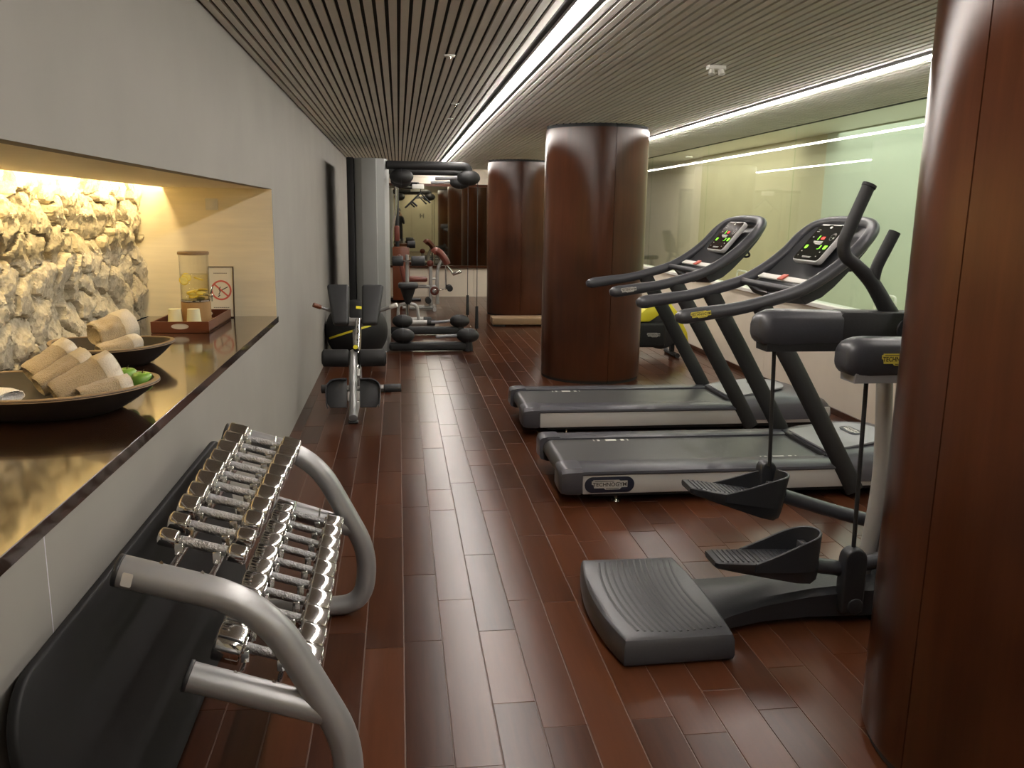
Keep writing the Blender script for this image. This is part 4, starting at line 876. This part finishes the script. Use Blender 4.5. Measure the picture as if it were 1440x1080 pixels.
# ------------------------------------------------------------------ stool with rollers
S = thing('roller_stool', 'black padded stool with a chrome post and two foam rollers beside the cable wall', 'exercise stool', (0.12, 12.25, 0))
c = MB(); c.prism(rrect(0.29, 0.30, 0.07, 6), Matrix.Translation((0.13, 12.25, 0.535)), 0.075, 0.028, 4); c.build('seat', 'pad', S)
c = MB(); c.cyl((0.125, 12.25, 0.30), (0.125, 12.25, 0.535), 0.035, 0.115, 20); c.build('seat_support', 'rubber', S)
MB().cyl((0.12, 12.25, 0.10), (0.12, 12.25, 0.34), 0.026, seg=16).build('seat_post', 'chrome', S)
c = MB(); c.tube(fillet([(0.12, 12.42, 0.06), (0.12, 12.44, 0.55), (0.122, 12.42, 1.00)], 0.1), 0.026, 16); c.build('back_post', 'steelwarm', S)
MB().tube([(-0.10, 12.40, 0.912), (0.38, 12.40, 0.916)], 0.015, 12).build('roller_axle', 'chrome', S)
for a, b in ((-0.095, 0.065), (0.18, 0.38)):
    o = MB().cyl((a, 12.40, 0.912), (b, 12.40, 0.915), 0.073, seg=28, bev=0.016).build('foam_roller', 'pad', S)
c = MB(); c.tube(fillet([(-0.03, 12.25, 0.02), (-0.01, 12.25, 0.305), (0.25, 12.25, 0.305), (0.29, 12.25, 0.02)], 0.08), 0.024, 14); c.build('leg_arch', 'steelwarm', S)
for x0, x1, y in ((0.14, 0.40, 12.10), (0.02, 0.36, 12.44)):
    o = MB().tube([(x0, y, 0.05), (x1, y, 0.05)], 0.040, 14).build('base_bar', 'steelwarm', S)
    MB().cyl((x1-0.01, y, 0.05), (x1+0.11, y, 0.05), 0.044, seg=20, bev=0.01).build('foot_sleeve', 'rubber', o)
MB().tube([(0.13, 12.08, 0.05), (0.12, 12.46, 0.05)], 0.035, 12).build('cross_bar', 'steelwarm', S)
# ------------------------------------------------------------------ red padded multi machine
R_ = thing('strength_machine', 'silver strength machine with oxblood red pads in front of the far mirror', 'strength machine', (0.50, 14.2, 0)); Y = 14.2
c = MB(); c.tube([(0.525, Y, 0.03), (0.525, Y, 0.75)], 0.032, 14); c.tube(smooth_path([(0.64, Y, 0.10), (0.635, Y, 0.52), (0.66, Y, 0.72), (0.735, Y, 0.86)], 5), 0.030, 14); c.tube([(0.18, Y, 0.39), (0.64, Y, 0.39)], 0.028, 12); c.tube([(0.52, Y, 0.52), (0.64, Y, 0.52)], 0.02, 10)
c.tube([(0.05, Y, 0.04), (0.62, Y, 0.04)], 0.034, 14); c.tube([(0.10, Y, 0.04), (0.20, Y, 0.44)], 0.028, 12); c.tube([(0.58, Y-0.3, 0.035), (0.58, Y+0.3, 0.035)], 0.034, 12); c.build('frame', 'steelwarm', R_)
c = MB(); c.tube(smooth_path([(0.575, Y, 0.945), (0.62, Y, 0.985), (0.70, Y, 0.93), (0.775, Y, 0.825), (0.80, Y, 0.765)], 5), 0.062, 16, rr=(1.0, 1.9), up=(0, 1, 0) if False else (0.6, 0, 0.8)); c.build('arm_pad', 'redpad', R_)
MB().sph((0.52, Y, 0.775), 0.058, 20).build('knob', 'redpad', R_)
c = MB(); c.cyl((0.59, Y-0.05, 0.32), (0.59, Y+0.05, 0.32), 0.075, seg=28, bev=0.02); hb = c.build('hub', 'redpad', R_)
MB().cyl((0.59, Y-0.062, 0.32), (0.59, Y-0.048, 0.32), 0.042, seg=24, bev=0.006).build('hub_cap', 'chrome', hb)
c = MB(); c.tube([(0.60, Y-0.03, 0.325), (0.73, Y-0.03, 0.35), (0.84, Y-0.03, 0.375)], 0.014, 10); c.tube([(0.78, Y-0.03, 0.36), (0.78, Y-0.03, 0.80)], 0.016, 10); lv = c.build('lever', 'chrome', R_)
MB().cyl((0.84, Y-0.16, 0.372), (0.84, Y+0.10, 0.372), 0.052, seg=24, bev=0.01).build('roller', 'rubber', lv)
c = MB(); c.tube([(0.78, Y-0.03, 0.76), (0.86, Y-0.03, 0.67), (0.90, Y-0.03, 0.60)], 0.016, 10); c.box((0.965, Y-0.03, 0.625), (0.16, 0.12, 0.05), (0, -0.35, 0), 0.012); c.build('pedal', 'chrome', R_)
MB().cyl((0.482, Y-0.16, 0.163), (0.482, Y+0.10, 0.163), 0.050, seg=24, bev=0.01).build('roller', 'rubber', R_)
c = MB(); c.prism(rrect(0.34, 0.32, 0.05, 5), Matrix.Translation((0.30, Y, 0.475)), 0.08, 0.03, 4); c.build('seat', 'redpad', R_)
c = MB(); c.box((0.055, Y, 0.66), (0.075, 0.30, 0.52), (0, -0.22, 0), 0.03, 4); c.build('backrest', 'redpad', R_)
# ------------------------------------------------------------------ pulldown tower
P = thing('pulldown_tower', 'lat pulldown tower with reddish weight shroud against the far mirror', 'strength machine', (0.0, 15.5, 0)); Y = 15.5
c = MB(); c.bx(-0.11, 0.19, Y-0.12, Y+0.30, 0.04, 0.99, 0.01); c.build('weight_shroud', 'orangewood', P)
c = MB(); c.tube([(-0.02, Y+0.2, 0.0), (-0.02, Y+0.2, 2.13)], 0.035, 14); c.tube([(-0.02, Y+0.2, 2.11), (0.36, Y-0.05, 2.10)], 0.035, 12); c.tube([(-0.3, Y+0.1, 0.03), (0.4, Y+0.1, 0.03)], 0.03, 12); c.build('frame', 'plastic', P)
c = MB(); c.tube(smooth_path([(-0.03, Y-0.10, 2.06), (-0.03, Y-0.10, 1.85), (-0.05, Y-0.10, 1.58), (-0.10, Y-0.10, 1.30), (-0.105, Y-0.10, 0.99)], 5), 0.022, 12); c.build('guide_bar', 'chrome', P)
MB().bx(-0.075, 0.02, Y-0.02, Y+0.08, 1.09, 1.37, 0.03, 3).build('cushion', 'redpad', P)
MB().cyl((0.15, Y-0.05, 1.04), (0.30, Y-0.05, 1.04), 0.065, seg=24, bev=0.012).build('roller', 'rubber', P)
MB().bx(0.25, 0.46, Y-0.10, Y-0.0, 2.02, 2.10, 0.008).build('pulley_bracket', 'whiteplastic', P)
MB().cyl((0.40, Y-0.05, 1.95), (0.40, Y-0.05, 2.03), 0.006, seg=8).build('cable', 'rubber', P)
c = MB(); c.tube([(0.14, Y-0.15, 1.70), (0.40, Y-0.05, 1.95), (0.57, Y+0.0, 1.78)], 0.017, 10); c.tube([(0.24, Y-0.10, 1.80), (0.33, Y-0.16, 1.72)], 0.017, 10); c.build('pulldown_handle', 'rubber', P)

# ------------------------------------------------------------------ wooden step, yellow machine, far bike
t = thing('wooden_step', 'long low pale wooden step on the floor before the farthest column', 'step', (1.95, 12.15, 0))
c = MB(); c.bx(1.335, 2.60, 12.0, 12.34, 0.03, 0.125, 0.006); c.build('plank', 'oak', t)
for x in (1.44, 2.48): MB().bx(x-0.09, x+0.09, 12.03, 12.31, 0.0, 0.032, 0.003).build('foot', 'rubber', t)
Q = thing('cardio_machine', 'yellow and black low cardio machine behind the far treadmill', 'cardio machine', (2.95, 9.45, 0)); Y = 9.45
arch = [(2.50, 0.405), (2.60, 0.43), (2.76, 0.515), (2.885, 0.615), (3.10, 0.625), (3.19, 0.52), (3.32, 0.28), (3.345, 0.13), (3.30, 0.12), (3.20, 0.30), (3.09, 0.475), (2.99, 0.50), (2.86, 0.41)]
c = MB(); c.prism(arch, frame((0, Y+0.08, 0), (1, 0, 0), (0, 0, 1)) , 0.20, 0.012); c.build('yellow_shell', 'yellow', Q, 30)
c = MB(); c.cyl((3.02, Y-0.09, 0.30), (3.02, Y+0.06, 0.30), 0.215, seg=40, bev=0.02); c.build('flywheel_cover', 'rubber', Q)
c = MB(); c.bx(2.45, 3.05, Y-0.16, Y+0.06, 0.115, 0.40, 0.03, 3); bo = c.build('body', 'mat', Q)
c = MB(); badge_plate(c, (2.90, Y-0.161, 0.262), (1, 0, 0), (0, 0, 1), 0.155, 0.05, 0.002); b = c.build('body_badge', 'badgegrey', bo); wordmark((2.90, Y-0.1632, 0.262), (1, 0, 0), (0, 0, 1), 0.155, 0.05, b)
for x in (2.52, 3.18):
    c = MB(); c.tube([(x, Y-0.22, 0.028), (x, Y+0.22, 0.028)], 0.028, 12); c.bx(x-0.025, x+0.025, Y-0.03, Y+0.03, 0.03, 0.22, 0.005); c.build('floor_foot', 'rubber', Q)
Z = thing('exercise_bike', 'dark exercise bike seen in the gap between the two far columns', 'exercise bike', (2.58, 14.5, 0)); Y = 14.5
c = MB(); c.tube(smooth_path([(2.30, Y, 0.06), (2.48, Y, 0.35), (2.56, Y, 0.70), (2.50, Y, 0.98)], 5), 0.032, 12); c.tube(smooth_path([(2.95, Y, 0.06), (2.72, Y, 0.35), (2.50, Y, 0.50)], 5), 0.032, 12); c.build('frame', 'rubber', Z)
for x in (2.30, 2.95): MB().tube([(x, Y-0.25, 0.035), (x, Y+0.25, 0.035)], 0.034, 12).build('floor_bar', 'steelwarm', Z)
MB().cyl((2.62, Y-0.06, 0.33), (2.62, Y+0.06, 0.33), 0.20, seg=32, bev=0.02).build('flywheel_cover', 'plastic', Z)
c = MB(); c.prism([(2.42, 0.98), (2.56, 0.99), (2.64, 1.36), (2.58, 1.38), (2.48, 1.22)], frame((0, Y+0.14, 0), (1, 0, 0), (0, 0, 1)), 0.28, 0.02); c.build('console', 'plastic', Z)
MB().tube(smooth_path([(2.50, Y-0.22, 1.02), (2.40, Y-0.18, 0.92), (2.48, Y, 0.92), (2.40, Y+0.18, 0.92), (2.50, Y+0.22, 1.02)], 5), 0.018, 10).build('handlebar', 'rubber', Z)
MB().tube([(2.78, Y, 0.30), (2.86, Y, 0.86)], 0.024, 10).build('seat_post', 'chrome', Z)
c = MB(); c.prism([(-0.13, -0.035), (0.05, -0.10), (0.12, -0.09), (0.12, 0.09), (0.05, 0.10), (-0.13, 0.035)], Matrix.Translation((2.86, Y, 0.86)), 0.07, 0.025, 3); c.build('seat', 'rubber', Z)

# ------------------------------------------------------------------ ceiling fittings
t = thing('emergency_light', 'small white twin spot fitting on the slatted ceiling above the treadmills', 'light', (1.765, 4.74, ZC-0.012))
c = MB(); c.bx(1.715, 1.815, 4.715, 4.765, ZC-0.022, ZC-0.0005, 0.004); c.build('housing', 'whiteplastic', t)
for s in (-1, 1): MB().cyl((1.765+s*0.026, 4.735, ZC-0.022), (1.765+s*0.030, 4.725, ZC-0.052), 0.016, 0.019, 18, 0.003).build('spot', 'whiteplastic', t)
for x, y, l in ((0.281, 4.745, 'small pale ceiling plate between the slats, nearest the camera'), (0.442, 6.74, 'small pale ceiling plate between the slats, middle of three'), (0.466, 7.78, 'small pale ceiling plate between the slats, farthest of three')):
    t = thing('ceiling_sensor', l, 'sensor', (x, y, ZC-0.006), group='ceiling sensors')
    MB().bx(x-0.03, x+0.03, y-0.022, y+0.022, ZC-0.010, ZC-0.0005, 0.003).build('plate', 'whiteplastic', t); MB().cyl((x, y, ZC-0.010), (x, y, ZC-0.024), 0.010, 0.006, 12, 0.001).build('nozzle', 'chrome', t)

# ------------------------------------------------------------------ white chairs beyond the glass
for x, y, l in ((4.25, 7.22, 'white tube chair beyond the glass, behind the near treadmill'), (4.25, 10.55, 'white tube chair beyond the glass, behind the far treadmill')):
    t = thing('white_chair', l, 'chair', (x, y, 0), group='chairs behind the glass')
    MB().bx(x-0.20, x+0.20, y-0.20, y+0.20, 0.49, 0.53, 0.01).build('seat', 'whiteplastic', t)
    MB().tube(fillet([(x+0.18, y-0.17, 0.50), (x+0.20, y-0.16, 0.92), (x+0.20, y+0.16, 0.92), (x+0.18, y+0.17, 0.50)], 0.05), 0.011, 10).build('back_frame', 'whiteplastic', t)
    for sx in (-1, 1):
        for sy in (-1, 1): MB().tube([(x+sx*0.17, y+sy*0.17, 0.50), (x+sx*0.20, y+sy*0.20, 0.0)], 0.012, 10).build('leg', 'whiteplastic', t)
t = thing('downlight', 'warm ceiling downlight washing the wall beyond the glass', 'light', (5.25, 15.2, 2.69))
MB().cyl((5.25, 15.2, 2.66), (5.25, 15.2, 2.70), 0.06, seg=24, bev=0.004).build('housing', 'whiteplastic', t)
sl_ = bpy.data.lights.new('lamp', 'SPOT'); sl_.energy = 60; sl_.color = (1.0, 0.85, 0.5); sl_.spot_size = 1.1; sl_.spot_blend = 0.6; sl_.shadow_soft_size = 0.03
so = bpy.data.objects.new('lamp', sl_); COL.objects.link(so); so.parent = t; so.location = (0, 0, -0.045); so.rotation_euler = (0, math.radians(14), 0)

# ------------------------------------------------------------------ person with a phone (the far mirror shows them)
M['skin'] = mat('skin', (0.42, 0.24, 0.16), 0.5); M['hair'] = mat('dark hair', (0.012, 0.008, 0.006), 0.6); M['cloth'] = mat('dark clothes', (0.010, 0.010, 0.013), 0.85)
pv = [(0, -.44, .96, .135), (0, -.445, 1.10, .125), (0, -.45, 1.26, .14), (0, -.445, 1.40, .12), (0, -.43, 1.48, .058), (0, -.415, 1.545, .056), (0, -.40, 1.62, .088), (0, -.405, 1.69, .082)]
pe = [(i, i+1) for i in range(7)]
def chain(start, pts):
    a = start
    for p in pts: pv.append(p); pe.append((a, len(pv)-1)); a = len(pv)-1
    return a
tips = []
for s in (-1, 1):
    chain(0, [(s*.095, -.44, .88, .088), (s*.10, -.425, .50, .058), (s*.105, -.445, .10, .042), (s*.115, -.33, .035, .036)])
    w_ = chain(3, [(s*.165, -.44, 1.405, .062), (s*.215, -.33, 1.18, .044), (s*.115, -.115, 1.50, .028), (s*.098, -.085, 1.545, .026)])
    for k in range(4):
        z = 1.555+0.017*(k-1.0); chain(w_, [(s*.094, -.062, z, .0085), (s*.086, -.030, z+.002, .008), (s*.066, -.012, z+.004, .007)])
    chain(w_, [(s*.090, -.085, 1.525, .010), (s*.070, -.055, 1.530, .008), (s*.055, -.044, 1.545, .007)])
pm = bpy.data.meshes.new('person'); pm.from_pydata([v[:3] for v in pv], pe, []); po = bpy.data.objects.new('person', pm); COL.objects.link(po)
sk = po.modifiers.new('skin', 'SKIN'); sk.use_smooth_shade = True
for i, v in enumerate(pv): pm.skin_vertices[0].data[i].radius = (v[3]*(1.3 if i in (1, 2, 3) else 1), v[3]*(0.85 if i in (1, 2, 3) else 1))
pm.skin_vertices[0].data[0].use_root = True
sb_ = po.modifiers.new('sub', 'SUBSURF'); sb_.levels = 2; sb_.render_levels = 2
bpy.context.view_layer.update(); m2 = bpy.data.meshes.new_from_object(po.evaluated_get(bpy.context.evaluated_depsgraph_get())); po.modifiers.clear(); po.data = m2; m2.name = 'person'
m2.materials.clear(); m2.materials.append(M['cloth']); m2.materials.append(M['skin'])
for f in m2.polygons: f.use_smooth = True; c_ = f.center; f.material_index = 1 if (c_.z > 1.47 and (abs(c_.x) < 0.06 or c_.y > -0.14)) else 0
tag(po, 'person in dark clothes holding up a phone, reflected in the far mirror', 'person')
c = MB(); c.sph((0, -.440, 1.692), (.092, .090, .092), 24); hr_ = c.build('hair', 'hair', po)
c = MB(); c.sph((0, -.308, 1.635), (.014, .020, .022), 12); c.build('nose', 'skin', po)
ph = thing('phone', 'dark phone held up in both hands, reflected in the far mirror', 'phone', (0, -0.03, 1.575))
c = MB(); c.prism(rrect(0.150, 0.074, 0.012, 5), frame((0, -0.022, 1.578), (1, 0, 0), (0, 0, 1)), 0.008, 0.002); c.build('case', 'ink', ph)
